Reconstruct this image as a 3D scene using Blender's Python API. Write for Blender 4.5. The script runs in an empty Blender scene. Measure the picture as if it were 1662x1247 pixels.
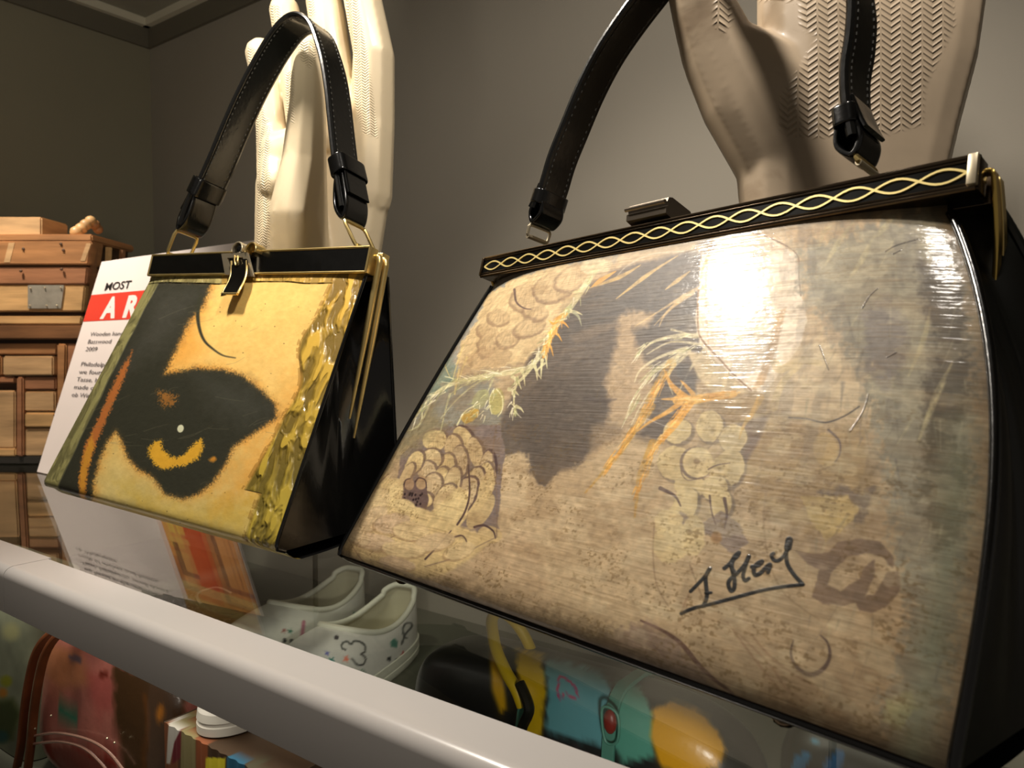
import bpy, bmesh, math, random
import numpy as np
from mathutils import Vector, Matrix
random.seed(4); np.random.seed(4)
SC = bpy.context.scene
COL = SC.collection

# ------------------------------------------------------------------ camera
FPX, CX, CY = 1222.0, 831.0, 623.5
YAW = math.radians(35.85); PIT = math.atan((CY - 570) / FPX)
CAM = np.array([0, 0, 0.15])
FWD = np.array([-math.sin(YAW)*math.cos(PIT), math.cos(YAW)*math.cos(PIT), -math.sin(PIT)])
RGT = np.array([math.cos(YAW), math.sin(YAW), 0.0])
UPV = np.cross(RGT, FWD)
cd = bpy.data.cameras.new('camera'); cam = bpy.data.objects.new('camera', cd); COL.objects.link(cam)
cd.sensor_width = 36; cd.lens = 36 * FPX / 1662; cd.clip_start = 0.01
R3 = Matrix((tuple(RGT), tuple(UPV), tuple(-FWD))).transposed()
cam.matrix_world = Matrix.Translation(Vector(CAM)) @ R3.to_4x4()
cd.dof.use_dof = True; cd.dof.focus_distance = 0.42; cd.dof.aperture_fstop = 20.0
SC.camera = cam

# ------------------------------------------------------------------ world, lamps, exposure
SC.view_settings.view_transform = 'Standard'; SC.view_settings.look = 'None'
SC.view_settings.gamma = 1; SC.view_settings.use_curve_mapping = False
SC.view_settings.exposure = 0.0
w = bpy.data.worlds.new('world'); SC.world = w; w.use_nodes = True
w.node_tree.nodes['Background'].inputs[0].default_value = (1.0, 0.88, 0.74, 1)
w.node_tree.nodes['Background'].inputs[1].default_value = 0.11
def lamp(name, typ, loc, to, energy, color, size=0.05, **k):
    l = bpy.data.lights.new(name, typ); l.energy = energy; l.color = color
    if typ == 'AREA': l.shape = 'DISK'; l.size = size
    else: l.shadow_soft_size = size
    for a, b in k.items(): setattr(l, a, b)
    o = bpy.data.objects.new(name, l); COL.objects.link(o); o.location = loc
    o.rotation_euler = (Vector(to) - Vector(loc)).to_track_quat('-Z', 'Y').to_euler()
    return o
WARM = (1.0, 0.91, 0.79)
lamp('spot_lamp', 'SPOT', (-0.528, 0.188, 0.69), (-0.25, 0.36, 0.1), 18, WARM, 0.035, spot_size=math.radians(95), spot_blend=0.7)
lamp('spot_lamp', 'SPOT', (-0.06, 0.20, 0.68), (-0.40, 0.68, 0.12), 11, (1.0, 0.92, 0.82), 0.03, spot_size=math.radians(100), spot_blend=0.9)
lamp('spot_lamp', 'SPOT', (-1.02, 0.22, 0.70), (-1.00, 0.44, 0.05), 22, WARM, 0.03, spot_size=math.radians(62), spot_blend=0.8)
lamp('added_fill_spot', 'SPOT', (-0.30, 0.247, -0.036), (-0.60, 0.54, -0.15), 1.7, (1.0, 0.95, 0.88), 0.01, spot_size=math.radians(55), spot_blend=0.9)
lamp('added_fill_spot', 'SPOT', (-0.12, 0.250, -0.036), (-0.24, 0.42, -0.12), 0.5, (1.0, 0.95, 0.88), 0.01, spot_size=math.radians(110), spot_blend=0.9)  # added fill to brighten the sprayed bag, no fixture either
ul = lamp('added_fill_strip', 'AREA', (-0.60, 0.232, -0.0345), (-0.60, 0.239, -0.2), 0.13, (1.0, 0.9, 0.78), 0.4)  # added fill strip to brighten the things below the rail
ul.data.shape = 'RECTANGLE'; ul.data.size = 0.55; ul.data.size_y = 0.012
lamp('added_corner_fill', 'SPOT', (-0.30, 0.05, 0.30), (-1.1, 0.6, 0.74), 6.5, (1.0, 0.93, 0.78), 0.05, spot_size=math.radians(75), spot_blend=1.0)  # added fill that lifts the upper walls and ceiling corner

# ------------------------------------------------------------------ helpers
def vec(p): return np.array(p, float)
def nrm(v): v = vec(v); return v / np.linalg.norm(v)
def at(px, py, z):
    """a point seen at pixel px,py at depth z from the lens"""
    return CAM + z * (FWD + (px - CX) / FPX * RGT + (CY - py) / FPX * UPV)
def ray(px, py): return FWD + (px - CX) / FPX * RGT + (CY - py) / FPX * UPV
def hit(px, py, P0, n):
    d = ray(px, py); n = vec(n)
    return CAM + d * (np.dot(vec(P0) - CAM, n) / np.dot(d, n))
def hitZ(px, py, z): return hit(px, py, (0, 0, z), (0, 0, 1))
def hitY(px, py, y): return hit(px, py, (0, y, 0), (0, 1, 0))
def proj(P):
    P = np.asarray(P, float) - CAM; z = P @ FWD
    return CX + FPX * (P @ RGT) / z, CY - FPX * (P @ UPV) / z

def srgb(c):
    o = []
    for v in c[:3]:
        v = v / 255.0
        o.append(v / 12.92 if v <= 0.04045 else ((v + 0.055) / 1.055) ** 2.4)
    return tuple(o) + (1.0,)

def mat(name, col=(128, 128, 128), rough=0.5, metal=0.0, noise=0.0, nscale=20, bump=0.0, bscale=200, coat=0.0,
        spec=0.5, image=None, attr=None, bumpimg=None, coatrough=0.1, stretch=None, weave=0.0, bdist=0.001, imgd=0.0022):
    m = bpy.data.materials.new(name); m.use_nodes = True
    nt = m.node_tree; N = nt.nodes; L = nt.links; b = N['Principled BSDF']
    b.inputs['Base Color'].default_value = srgb(col)
    b.inputs['Roughness'].default_value = rough; b.inputs['Metallic'].default_value = metal
    b.inputs['Coat Weight'].default_value = coat; b.inputs['Coat Roughness'].default_value = coatrough
    b.inputs['Specular IOR Level'].default_value = spec
    tc = N.new('ShaderNodeTexCoord'); mp = N.new('ShaderNodeMapping'); L.new(tc.outputs['Object'], mp.inputs[0])
    if stretch: mp.inputs['Scale'].default_value = stretch
    src = None
    if image:
        ti = N.new('ShaderNodeTexImage'); ti.image = image; ti.interpolation = 'Cubic'; ti.extension = 'EXTEND'
        uv = N.new('ShaderNodeUVMap'); uv.uv_map = 'uv'; L.new(uv.outputs[0], ti.inputs[0]); src = ti.outputs['Color']
    if attr:
        ta = N.new('ShaderNodeAttribute'); ta.attribute_name = attr; src = ta.outputs['Color']
    if noise > 0 or src:
        nz = N.new('ShaderNodeTexNoise'); nz.inputs['Scale'].default_value = nscale; nz.inputs['Detail'].default_value = 6
        L.new(mp.outputs[0], nz.inputs['Vector'])
        mr = N.new('ShaderNodeMapRange'); mr.inputs['From Min'].default_value = 0.3; mr.inputs['From Max'].default_value = 0.7
        mr.inputs['To Min'].default_value = 1 - noise; mr.inputs['To Max'].default_value = 1 + noise
        L.new(nz.outputs[0], mr.inputs['Value'])
        mx = N.new('ShaderNodeVectorMath'); mx.operation = 'SCALE'
        if src: L.new(src, mx.inputs[0])
        else: mx.inputs[0].default_value = srgb(col)[:3]
        L.new(mr.outputs[0], mx.inputs['Scale']); L.new(mx.outputs[0], b.inputs['Base Color'])
    last = None
    if bump > 0:
        n2 = N.new('ShaderNodeTexNoise'); n2.inputs['Scale'].default_value = bscale; n2.inputs['Detail'].default_value = 4
        L.new(mp.outputs[0], n2.inputs['Vector'])
        bp = N.new('ShaderNodeBump'); bp.inputs['Strength'].default_value = bump; bp.inputs['Distance'].default_value = bdist
        L.new(n2.outputs[0], bp.inputs['Height']); last = bp
    if bumpimg:
        t2 = N.new('ShaderNodeTexImage'); t2.image = bumpimg; t2.interpolation = 'Cubic'; t2.extension = 'EXTEND'
        uv2 = N.new('ShaderNodeUVMap'); uv2.uv_map = 'uv'; L.new(uv2.outputs[0], t2.inputs[0])
        b2 = N.new('ShaderNodeBump'); b2.inputs['Strength'].default_value = 1.0; b2.inputs['Distance'].default_value = imgd
        L.new(t2.outputs['Color'], b2.inputs['Height'])
        if last: L.new(last.outputs[0], b2.inputs['Normal'])
        last = b2
    if last:
        L.new(last.outputs[0], b.inputs['Normal'])
        if coat > 0: L.new(last.outputs[0], b.inputs['Coat Normal'])
    return m

def setp(o, label=None, cat=None, group=None, kind=None):
    if label: o['label'] = label
    if cat: o['category'] = cat
    if group: o['group'] = group
    if kind: o['kind'] = kind
    return o
def empty(name, loc, label=None, cat=None, group=None):
    o = bpy.data.objects.new(name, None); COL.objects.link(o); o.location = loc; o.empty_display_size = 0.02
    return setp(o, label, cat, group)

class MB:
    """collects geometry in world coordinates"""
    def __init__(s): s.v = []; s.f = []; s.uv = None
    def add(s, V, F):
        k = len(s.v); s.v += [tuple(map(float, p)) for p in V]; s.f += [tuple(i + k for i in f) for f in F]; return s
    def box(s, c, ax, half, bev=0.0):
        c = vec(c); A = [nrm(a) for a in ax]
        hx, hy, hz = half; bev = min(bev, 0.45 * min(half))
        if bev <= 0:
            V = [c + A[0]*hx*i + A[1]*hy*j + A[2]*hz*k for i in (-1, 1) for j in (-1, 1) for k in (-1, 1)]
            return s.add(V, [(0, 1, 3, 2), (4, 6, 7, 5), (0, 4, 5, 1), (2, 3, 7, 6), (0, 2, 6, 4), (1, 5, 7, 3)])
        bm = bmesh.new(); r = bmesh.ops.create_cube(bm, size=2)
        for v in bm.verts: v.co = Vector((v.co.x*hx, v.co.y*hy, v.co.z*hz))
        bmesh.ops.bevel(bm, geom=list(bm.edges), offset=bev, segments=2, affect='EDGES', profile=0.5)
        V = [c + A[0]*v.co.x + A[1]*v.co.y + A[2]*v.co.z for v in bm.verts]
        F = [tuple(v.index for v in f.verts) for f in bm.faces]; bm.free()
        return s.add(V, F)
    def grid(s, G):
        """G[i][j] world points"""
        G = np.asarray(G); n, m = G.shape[:2]
        F = [(i*m+j, i*m+j+1, (i+1)*m+j+1, (i+1)*m+j) for i in range(n-1) for j in range(m-1)]
        return s.add(G.reshape(-1, 3), F)
    def tube(s, path, r, n=8, closed=False, caps=True):
        P = [vec(p) for p in path]; m = len(P)
        rr = r if hasattr(r, '__len__') else [r] * m
        T = []
        for i in range(m):
            a = P[(i-1) % m] if closed or i > 0 else P[i]; b = P[(i+1) % m] if closed or i < m-1 else P[i]
            T.append(nrm(b - a))
        ref = vec((0.13, 0.31, 0.94));
        if abs(np.dot(ref / np.linalg.norm(ref), T[0])) > 0.9: ref = vec((0.9, 0.1, 0.2))
        N = nrm(np.cross(T[0], ref)); V = []
        for i in range(m):
            N = nrm(N - np.dot(N, T[i]) * T[i]); B = np.cross(T[i], N)
            for k in range(n):
                a = 2*math.pi*k/n; V.append(P[i] + rr[i]*(math.cos(a)*N + math.sin(a)*B))
        F = []
        for i in range(m if closed else m-1):
            for k in range(n):
                a = i*n+k; b = i*n+(k+1) % n; c = ((i+1) % m)*n+(k+1) % n; d = ((i+1) % m)*n+k
                F.append((a, b, c, d))
        if caps and not closed: F.append(tuple(range(n))[::-1]); F.append(tuple((m-1)*n+k for k in range(n)))
        return s.add(V, F)
    def ball(s, c, r, ax=None, sub=2):
        r = r if hasattr(r, '__len__') else (r, r, r); ax = ax or ((1, 0, 0), (0, 1, 0), (0, 0, 1))
        bm = bmesh.new(); bmesh.ops.create_icosphere(bm, subdivisions=sub, radius=1)
        A = [nrm(a) for a in ax]
        V = [vec(c) + A[0]*v.co.x*r[0] + A[1]*v.co.y*r[1] + A[2]*v.co.z*r[2] for v in bm.verts]
        F = [tuple(v.index for v in f.verts) for f in bm.faces]; bm.free()
        return s.add(V, F)
    def hull(s, items):
        bm = bmesh.new()
        for c, r in items:
            g = bmesh.ops.create_icosphere(bm, subdivisions=2, radius=r)
            for v in g['verts']: v.co += Vector(c)
        h = bmesh.ops.convex_hull(bm, input=list(bm.verts))
        keep = set(v for v in h['geom'] if isinstance(v, bmesh.types.BMVert))
        bmesh.ops.delete(bm, geom=[v for v in bm.verts if not v.link_faces], context='VERTS')
        bmesh.ops.delete(bm, geom=list(set(h['geom_interior']) & set(bm.verts)), context='VERTS')
        bm.verts.index_update()
        V = [tuple(v.co) for v in bm.verts]; F = [tuple(v.index for v in f.verts) for f in bm.faces]; bm.free()
        return s.add(V, F)
    def build(s, name, m, parent=None, smooth=True, weld=False):
        me = bpy.data.meshes.new(name); V = np.array(s.v)
        off = vec(parent.location) if parent is not None else V.mean(0)
        pp = parent
        while pp is not None and pp.parent is not None: pp = pp.parent; off = off + vec(pp.location)
        me.from_pydata([tuple(p) for p in (V - off)], [], s.f); me.update()
        if weld or True:
            bm = bmesh.new(); bm.from_mesh(me)
            if weld: bmesh.ops.remove_doubles(bm, verts=bm.verts, dist=1e-6)
            bmesh.ops.recalc_face_normals(bm, faces=bm.faces)
            bm.to_mesh(me); bm.free()
        if smooth:
            me.shade_smooth() if hasattr(me, 'shade_smooth') else None
            try: me.set_sharp_from_angle(angle=math.radians(38))
            except Exception: pass
        o = bpy.data.objects.new(name, me); COL.objects.link(o)
        if m: me.materials.append(m)
        if parent is not None: o.parent = parent
        else: o.location = off
        return o

def catmull(P, n=8, closed=False):
    P = [vec(p) for p in P]; out = []; m = len(P)
    for i in range(m if closed else m-1):
        g = lambda k: P[k % m] if closed else P[min(max(k, 0), m-1)]
        a, b, c, d = g(i-1), g(i), g(i+1), g(i+2)
        for j in range(n):
            t = j / n
            out.append(0.5*((2*b) + (c-a)*t + (2*a-5*b+4*c-d)*t*t + (-a+3*b-3*c+d)*t**3))
    if not closed: out.append(P[-1])
    return out

def ribbon(mb, path, W, hw, ht, cap=True):
    """strap: rounded rectangular section, W = width direction, hw half width, ht half thickness"""
    P = [vec(p) for p in path]; m = len(P); sec = []
    for k in range(20):
        a = 2*math.pi*k/20; c, s_ = math.cos(a), math.sin(a)
        x = math.copysign(abs(c)**0.25, c); y = math.copysign(abs(s_)**0.6, s_)
        if abs(x) > 0.75: y *= 1.12
        sec.append((x, y))
    V = []
    for i in range(m):
        T = nrm(P[min(i+1, m-1)] - P[max(i-1, 0)])
        Wd = vec(W(i/(m-1)) if callable(W) else W); Wd = nrm(Wd - np.dot(Wd, T)*T); N = np.cross(T, Wd)
        h = hw(i/(m-1)) if callable(hw) else hw
        for x, y in sec: V.append(P[i] + Wd*x*h + N*y*ht)
    n = len(sec)
    F = [(i*n+k, i*n+(k+1) % n, (i+1)*n+(k+1) % n, (i+1)*n+k) for i in range(m-1) for k in range(n)]
    if cap: F.append(tuple(range(n))[::-1]); F.append(tuple((m-1)*n+k for k in range(n)))
    mb.add(V, F)
    return mb

# ------------------------------------------------------------------ painting tools (numpy)
def hsh(ix, iy, seed):
    h = (ix.astype(np.int64)*374761393 + iy.astype(np.int64)*668265263 + seed*144665) & 0xffffffff
    h = ((h ^ (h >> 13)) * 1274126177) & 0xffffffff
    return ((h ^ (h >> 16)) & 0xffff) / 65535.0
def vn(x, y, seed=0):
    ix = np.floor(x); iy = np.floor(y); fx = x-ix; fy = y-iy; fx = fx*fx*(3-2*fx); fy = fy*fy*(3-2*fy)
    a = hsh(ix, iy, seed); b = hsh(ix+1, iy, seed); c = hsh(ix, iy+1, seed); d = hsh(ix+1, iy+1, seed)
    return (a*(1-fx)+b*fx)*(1-fy)+(c*(1-fx)+d*fx)*fy
def fbm(x, y, seed=0, o=4):
    s = 0; a = 0.5; t = 0
    for k in range(o):
        s = s + a*vn(x*2**k, y*2**k, seed+17*k); t += a; a *= 0.5
    return s/t
class Canvas:
    def __init__(s, X, Y):
        s.X = X; s.Y = Y; s.c = np.zeros(X.shape+(3,)); s.h = np.zeros(X.shape)
    def _box(s, P, mg):
        P = np.array(P)
        return np.nonzero((s.X > P[:, 0].min()-mg) & (s.X < P[:, 0].max()+mg) & (s.Y > P[:, 1].min()-mg) & (s.Y < P[:, 1].max()+mg))
    def blend(s, idx, a, col, dh=0):
        a = np.clip(a, 0, 1); s.c[idx] = s.c[idx]*(1-a[:, None]) + np.array(col, float)*a[:, None]
        if dh: s.h[idx] += a*dh
    def poly(s, P, col, soft=1.5, alpha=1.0, nz=0.0, ns=0.12, seed=1, smooth=False, dh=0):
        if smooth: P = [tuple(p) for p in catmull([(a, b, 0) for a, b in P], 5, True)]
        P = np.array([p[:2] for p in P], float); idx = s._box(P, soft+nz+2); x = s.X[idx]; y = s.Y[idx]
        if len(x) == 0: return
        ins = np.zeros(x.shape, bool); d = np.full(x.shape, 1e9); n = len(P)
        for i in range(n):
            x0, y0 = P[i]; x1, y1 = P[(i+1) % n]
            cnd = (y0 > y) != (y1 > y)
            if y1 != y0: ins ^= cnd & (x < (x1-x0)*(y-y0)/(y1-y0)+x0)
            L2 = (x1-x0)**2+(y1-y0)**2+1e-9; t = np.clip(((x-x0)*(x1-x0)+(y-y0)*(y1-y0))/L2, 0, 1)
            d = np.minimum(d, np.hypot(x-x0-t*(x1-x0), y-y0-t*(y1-y0)))
        sd = np.where(ins, d, -d)
        if nz: sd = sd + nz*2*(fbm(x*ns, y*ns, seed)-0.5)*1.6
        s.blend(idx, np.clip(sd/soft+0.5, 0, 1)*alpha, col, dh)
    def stroke(s, P, w0, w1, col, alpha=1.0, soft=1.2, wm=None, seed=3, dry=0.0, dh=0, raw=False):
        Q = [(a, b, 0) for a, b in P] if raw else catmull([(a, b, 0) for a, b in P], 6)
        Q = np.array([p[:2] for p in Q], float); n = len(Q); mw = max(w0, w1, wm or 0)
        idx = s._box(Q, mw+soft+2); x = s.X[idx]; y = s.Y[idx]
        if len(x) == 0: return
        best = np.full(x.shape, -1e9)
        for i in range(n-1):
            x0, y0 = Q[i]; x1, y1 = Q[i+1]
            L2 = (x1-x0)**2+(y1-y0)**2+1e-9; t = np.clip(((x-x0)*(x1-x0)+(y-y0)*(y1-y0))/L2, 0, 1)
            q = (i+t)/(n-1)
            ww = (w0*(1-q)+w1*q) if wm is None else np.where(q < 0.5, w0+(wm-w0)*q*2, wm+(w1-wm)*(q*2-1))
            best = np.maximum(best, ww-np.hypot(x-x0-t*(x1-x0), y-y0-t*(y1-y0)))
        a = np.clip(best/soft+0.5, 0, 1)*alpha
        if dry: a = a*np.clip(1-dry*1.8*(fbm(x*0.25, y*0.25, seed)-0.25), 0, 1)
        s.blend(idx, a, col, dh)
    def ell(s, cx, cy, rx, ry, rot, col, **k):
        c, q = math.cos(math.radians(rot)), math.sin(math.radians(rot))
        P = [(cx+rx*math.cos(a)*c-ry*math.sin(a)*q, cy+rx*math.cos(a)*q+ry*math.sin(a)*c) for a in np.linspace(0, 2*math.pi, 20)[:-1]]
        s.poly(P, col, **k)
def make_image(name, c, gray=False):
    h, w_ = c.shape[:2]
    im = bpy.data.images.new(name, w_, h, alpha=False)
    a = np.ones((h, w_, 4), np.float32); a[..., :3] = np.clip(c if not gray else np.repeat(c[..., None], 3, 2), 0, 1)
    if gray: im.colorspace_settings.name = 'Non-Color'
    im.pixels.foreach_set(a.ravel()); im.update(); im.pack()
    return im
def paint_mesh(o, fn, name='paint'):
    """colour attribute from a painter working on the thing's outline"""
    me = o.data; n = len(me.vertices); co = np.zeros(n*3); me.vertices.foreach_get('co', co); co = co.reshape(-1, 3)
    off = vec(o.location); pp = o.parent
    while pp is not None: off = off + vec(pp.location); pp = pp.parent
    W = co + off
    x, y = proj(W); cv = Canvas(x, y); fn(cv, W)
    c = np.clip(cv.c/255.0, 0, 1); lin = np.where(c <= 0.04045, c/12.92, ((c+0.055)/1.055)**2.4)
    ca = me.color_attributes.new(name, 'FLOAT_COLOR', 'POINT'); a = np.ones((n, 4), np.float32); a[:, :3] = lin
    ca.data.foreach_set('color', a.ravel())

# ------------------------------------------------------------------ the setting
WX, WY, CZ = -1.315, 0.725, 0.72
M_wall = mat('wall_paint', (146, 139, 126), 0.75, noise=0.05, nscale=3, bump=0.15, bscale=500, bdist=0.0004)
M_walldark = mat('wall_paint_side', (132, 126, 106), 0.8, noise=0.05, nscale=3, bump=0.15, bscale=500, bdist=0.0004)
M_ceil = mat('ceiling_paint', (150, 146, 132), 0.8, noise=0.04, nscale=3)
M_trim = mat('trim_paint', (205, 198, 178), 0.6)
M_frieze = mat('frieze_paint', (98, 92, 78), 0.7)
M_deck = mat('deck_paint', (70, 70, 56), 0.7, noise=0.06, nscale=6)
X, Y, Z = (1, 0, 0), (0, 1, 0), (0, 0, 1); AX = (X, Y, Z)
def struct(name, c, half, m):
    return setp(MB().box(c, AX, half).build(name, m, None, smooth=False), kind='structure')
struct('wall_back', ((WX+0.9)/2, WY+0.02, 0.02), ((0.9-WX)/2+0.04, 0.02, 0.74), M_wall)
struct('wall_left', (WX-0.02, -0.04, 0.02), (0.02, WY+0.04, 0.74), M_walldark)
struct('ceiling', ((WX+0.9)/2, 0.21, CZ+0.03), ((0.9-WX)/2+0.04, 0.56, 0.02), M_ceil)
struct('floor', ((WX+0.9)/2, 0.0, -0.74), ((0.9-WX)/2+0.04, 0.8, 0.02), M_deck)
# cornice strips (light) and the darker frieze step below
struct('trim_1', ((WX+0.9)/2, WY-0.008, CZ+0.003), ((0.9-WX)/2, 0.008, 0.0065), M_trim)
struct('trim_2', (WX+0.008, -0.02, CZ+0.003), (0.008, WY+0.015, 0.0065), M_trim)
struct('trim_3', ((WX+0.9)/2, WY-0.003, CZ-0.020), ((0.9-WX)/2, 0.003, 0.0165), M_frieze)
struct('trim_4', (WX+0.003, -0.02, CZ-0.020), (0.003, WY+0.015, 0.0165), M_frieze)
# lower deck of the case
DZ = -0.19
dk = MB().box(((WX+0.9)/2, 0.4625, DZ-0.02), AX, ((0.9-WX)/2, 0.2615, 0.02)).build('lower_deck', M_deck, None, False)
setp(dk, 'matt grey green lower display board beneath the glass shelf', 'shelf')
pl_ = MB().box(((WX+0.9)/2, 0.4625, -0.466), AX, ((0.9-WX)/2-0.02, 0.24, 0.254)).build('trim_5', M_deck, None, False); setp(pl_, kind='structure')

# glass shelf
def glass_mat():
    m = bpy.data.materials.new('shelf_glass'); m.use_nodes = True; nt = m.node_tree; N = nt.nodes; L = nt.links
    N.remove(N['Principled BSDF']); out = N['Material Output']
    tr = N.new('ShaderNodeBsdfTransparent'); tr.inputs[0].default_value = (0.95, 0.97, 0.95, 1)
    gl = N.new('ShaderNodeBsdfGlossy'); gl.inputs['Roughness'].default_value = 0.0; gl.inputs[0].default_value = (1, 1, 1, 1)
    fr = N.new('ShaderNodeFresnel'); fr.inputs[0].default_value = 1.52
    # the same reflectance from both faces of the pane
    ge = N.new('ShaderNodeNewGeometry'); mi = N.new('ShaderNodeMix'); mi.data_type = 'FLOAT'
    mi.inputs[2].default_value = 1.5; mi.inputs[3].default_value = 1/1.5
    L.new(ge.outputs['Backfacing'], mi.inputs[0]); L.new(mi.outputs[0], fr.inputs[0])
    mx = N.new('ShaderNodeMixShader'); L.new(fr.outputs[0], mx.inputs[0]); L.new(tr.outputs[0], mx.inputs[1]); L.new(gl.outputs[0], mx.inputs[2])
    L.new(mx.outputs[0], out.inputs[0]); return m
RB, RF = 0.2385, 0.2100   # rail back / front
g = MB().box(((WX+0.9)/2, (RB-0.004+WY)/2, -0.0035), AX, ((0.9-WX)/2, (WY-RB+0.004)/2, 0.0035)).build('glass_shelf', glass_mat(), None, False)
setp(g, 'clear glass shelf under the two hanging handbags, mirroring the white card', 'shelf')
# white rail, rounded front top edge
M_rail = mat('rail_enamel', (205, 200, 196), 0.26, noise=0.02, nscale=8, coat=0.25, coatrough=.2)
prof = [(RB, 0.0006), (RB, -0.030), (RB-0.002, -0.032), (RF+0.002, -0.032), (RF, -0.0302)]
for k in range(9):
    a = math.pi - k/8*math.pi/2; prof.append((RF+0.007+0.007*math.cos(a), -0.0064+0.007*math.sin(a)))
def rail(x0, x1, name='rail_body', prof=prof, parent=None):
    n = len(prof); V = [(x, y, z) for x in (x0, x1) for y, z in prof]
    F = [(i, (i+1) % n, n+(i+1) % n, n+i) for i in range(n)] + [tuple(range(n)), tuple(range(n, 2*n))[::-1]]
    return MB().add(V, F)
rr = empty('shelf_rail', (-0.2, RF+0.014, -0.032), 'long white metal rail along the front edge of the glass shelf', 'rail')
pj = hitZ(76, 909, 0.0)[0]
rail(pj+0.0004, 0.9).build('rail_section', M_rail, rr)
prof2 = [(y+(0.0025 if y > RB-0.0001 else 0), z) for y, z in prof]
rail(WX+0.001, pj-0.0004, prof=prof2).build('rail_section', M_rail, rr)
seal = MB().box((-0.2, RB-0.006, -0.0325), AX, (1.09, 0.0015, 0.0006)); seal.build('rubber_seal', mat('seal', (40, 34, 28), 0.7), rr, False)

# ------------------------------------------------------------------ materials shared by the bags
M_leather = mat('black_patent_leather', (9, 9, 9), 0.22, noise=0.1, bump=0.25, bscale=350, coat=0.4, coatrough=0.08, bdist=0.0003)
M_leather2 = mat('black_grain_leather', (13, 14, 10), 0.36, noise=0.2, nscale=60, bump=0.12, bscale=300, coat=0.12, coatrough=0.2, bdist=0.0003)
M_strap = mat('black_strap_leather', (11, 11, 10), 0.25, bump=0.3, bscale=300, coat=0.5, coatrough=0.1, bdist=0.0003)
M_base = mat('matt_black_leather', (10, 10, 10), 0.75, bump=.2, bscale=300, spec=.2)
M_gold = mat('gold_metal', (222, 196, 130), 0.32, 0.9, noise=0.1, nscale=80)
M_gold2 = mat('bright_gold_metal', (235, 200, 110), 0.25, 1.0)
M_nickel = mat('nickel_metal', (205, 192, 164), 0.38, 0.8, noise=0.1, nscale=60)
M_gun = mat('gunmetal', (120, 110, 98), 0.34, 0.9, noise=0.1, nscale=60)
M_enamel = mat('black_enamel', (10, 10, 9), 0.18, noise=0.3, nscale=200, bump=0.2, bscale=150, coat=0.3, bdist=0.0003)
M_stitch = mat('stitch_thread', (70, 68, 62), 0.6)

# ------------------------------------------------------------------ bag builder
def bag_rows(B, t, side):
    """front edge / back edge point at height t on side 0 (left) or 1 (right)"""
    c = B['F'][side] if True else None
    f = c[0]*(1-t)+c[1]*t; b = B['K'][side][0]*(1-t)+B['K'][side][1]*t
    sgn = -1 if side == 0 else 1
    bul = B['bul'][side]*math.sin(math.pi*max(min(t, 1), 0)**B.get('bp', 1.0))*sgn
    return f+B['a']*bul, b+B['a']*bul*0.9
def profile(B, u, t):
    """painted sheet: t 0..1 down the front, 1..1.12 rolls under"""
    te = min(t, 1.0)
    L0, K0 = bag_rows(B, te, 0); L1, K1 = bag_rows(B, te, 1)
    uu = u
    P = L0*(1-uu)+L1*uu
    # padding towards the middle, falling away at the rims
    q = B['pad']*((1-abs(2*u-1)**B['ppow'])*(1-.35*abs(2*te-1)**8 if te > 0.5 else 1.0))
    P = P + B['n']*(q-B['pad'])*1.0
    r = B['roll']
    L_ = 0
    if te > 1-r:
        s = (te-(1-r))/r                      # corner rolls back under the bag
        P = P + B['e']*B['rd']*(1-math.sqrt(max(0, 1-s*s))) + vec((0, 0, 1))*B['rz']*s*s
    if t > 1:
        s = (t-1)/0.12; P = P + B['e']*B['ud']*s - vec((0, 0, 1))*B['uz']*math.sin(s*math.pi/2)
    return P
TMIN = -0.045
def face_grid(B, nu, nt, tmax=1.12):
    # concentrate samples near the edge roll
    us = np.linspace(0, 1, nu); ts = np.linspace(TMIN, tmax, nt)
    return us, ts, np.array([[profile(B, u, t) for u in us] for t in ts])

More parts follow.
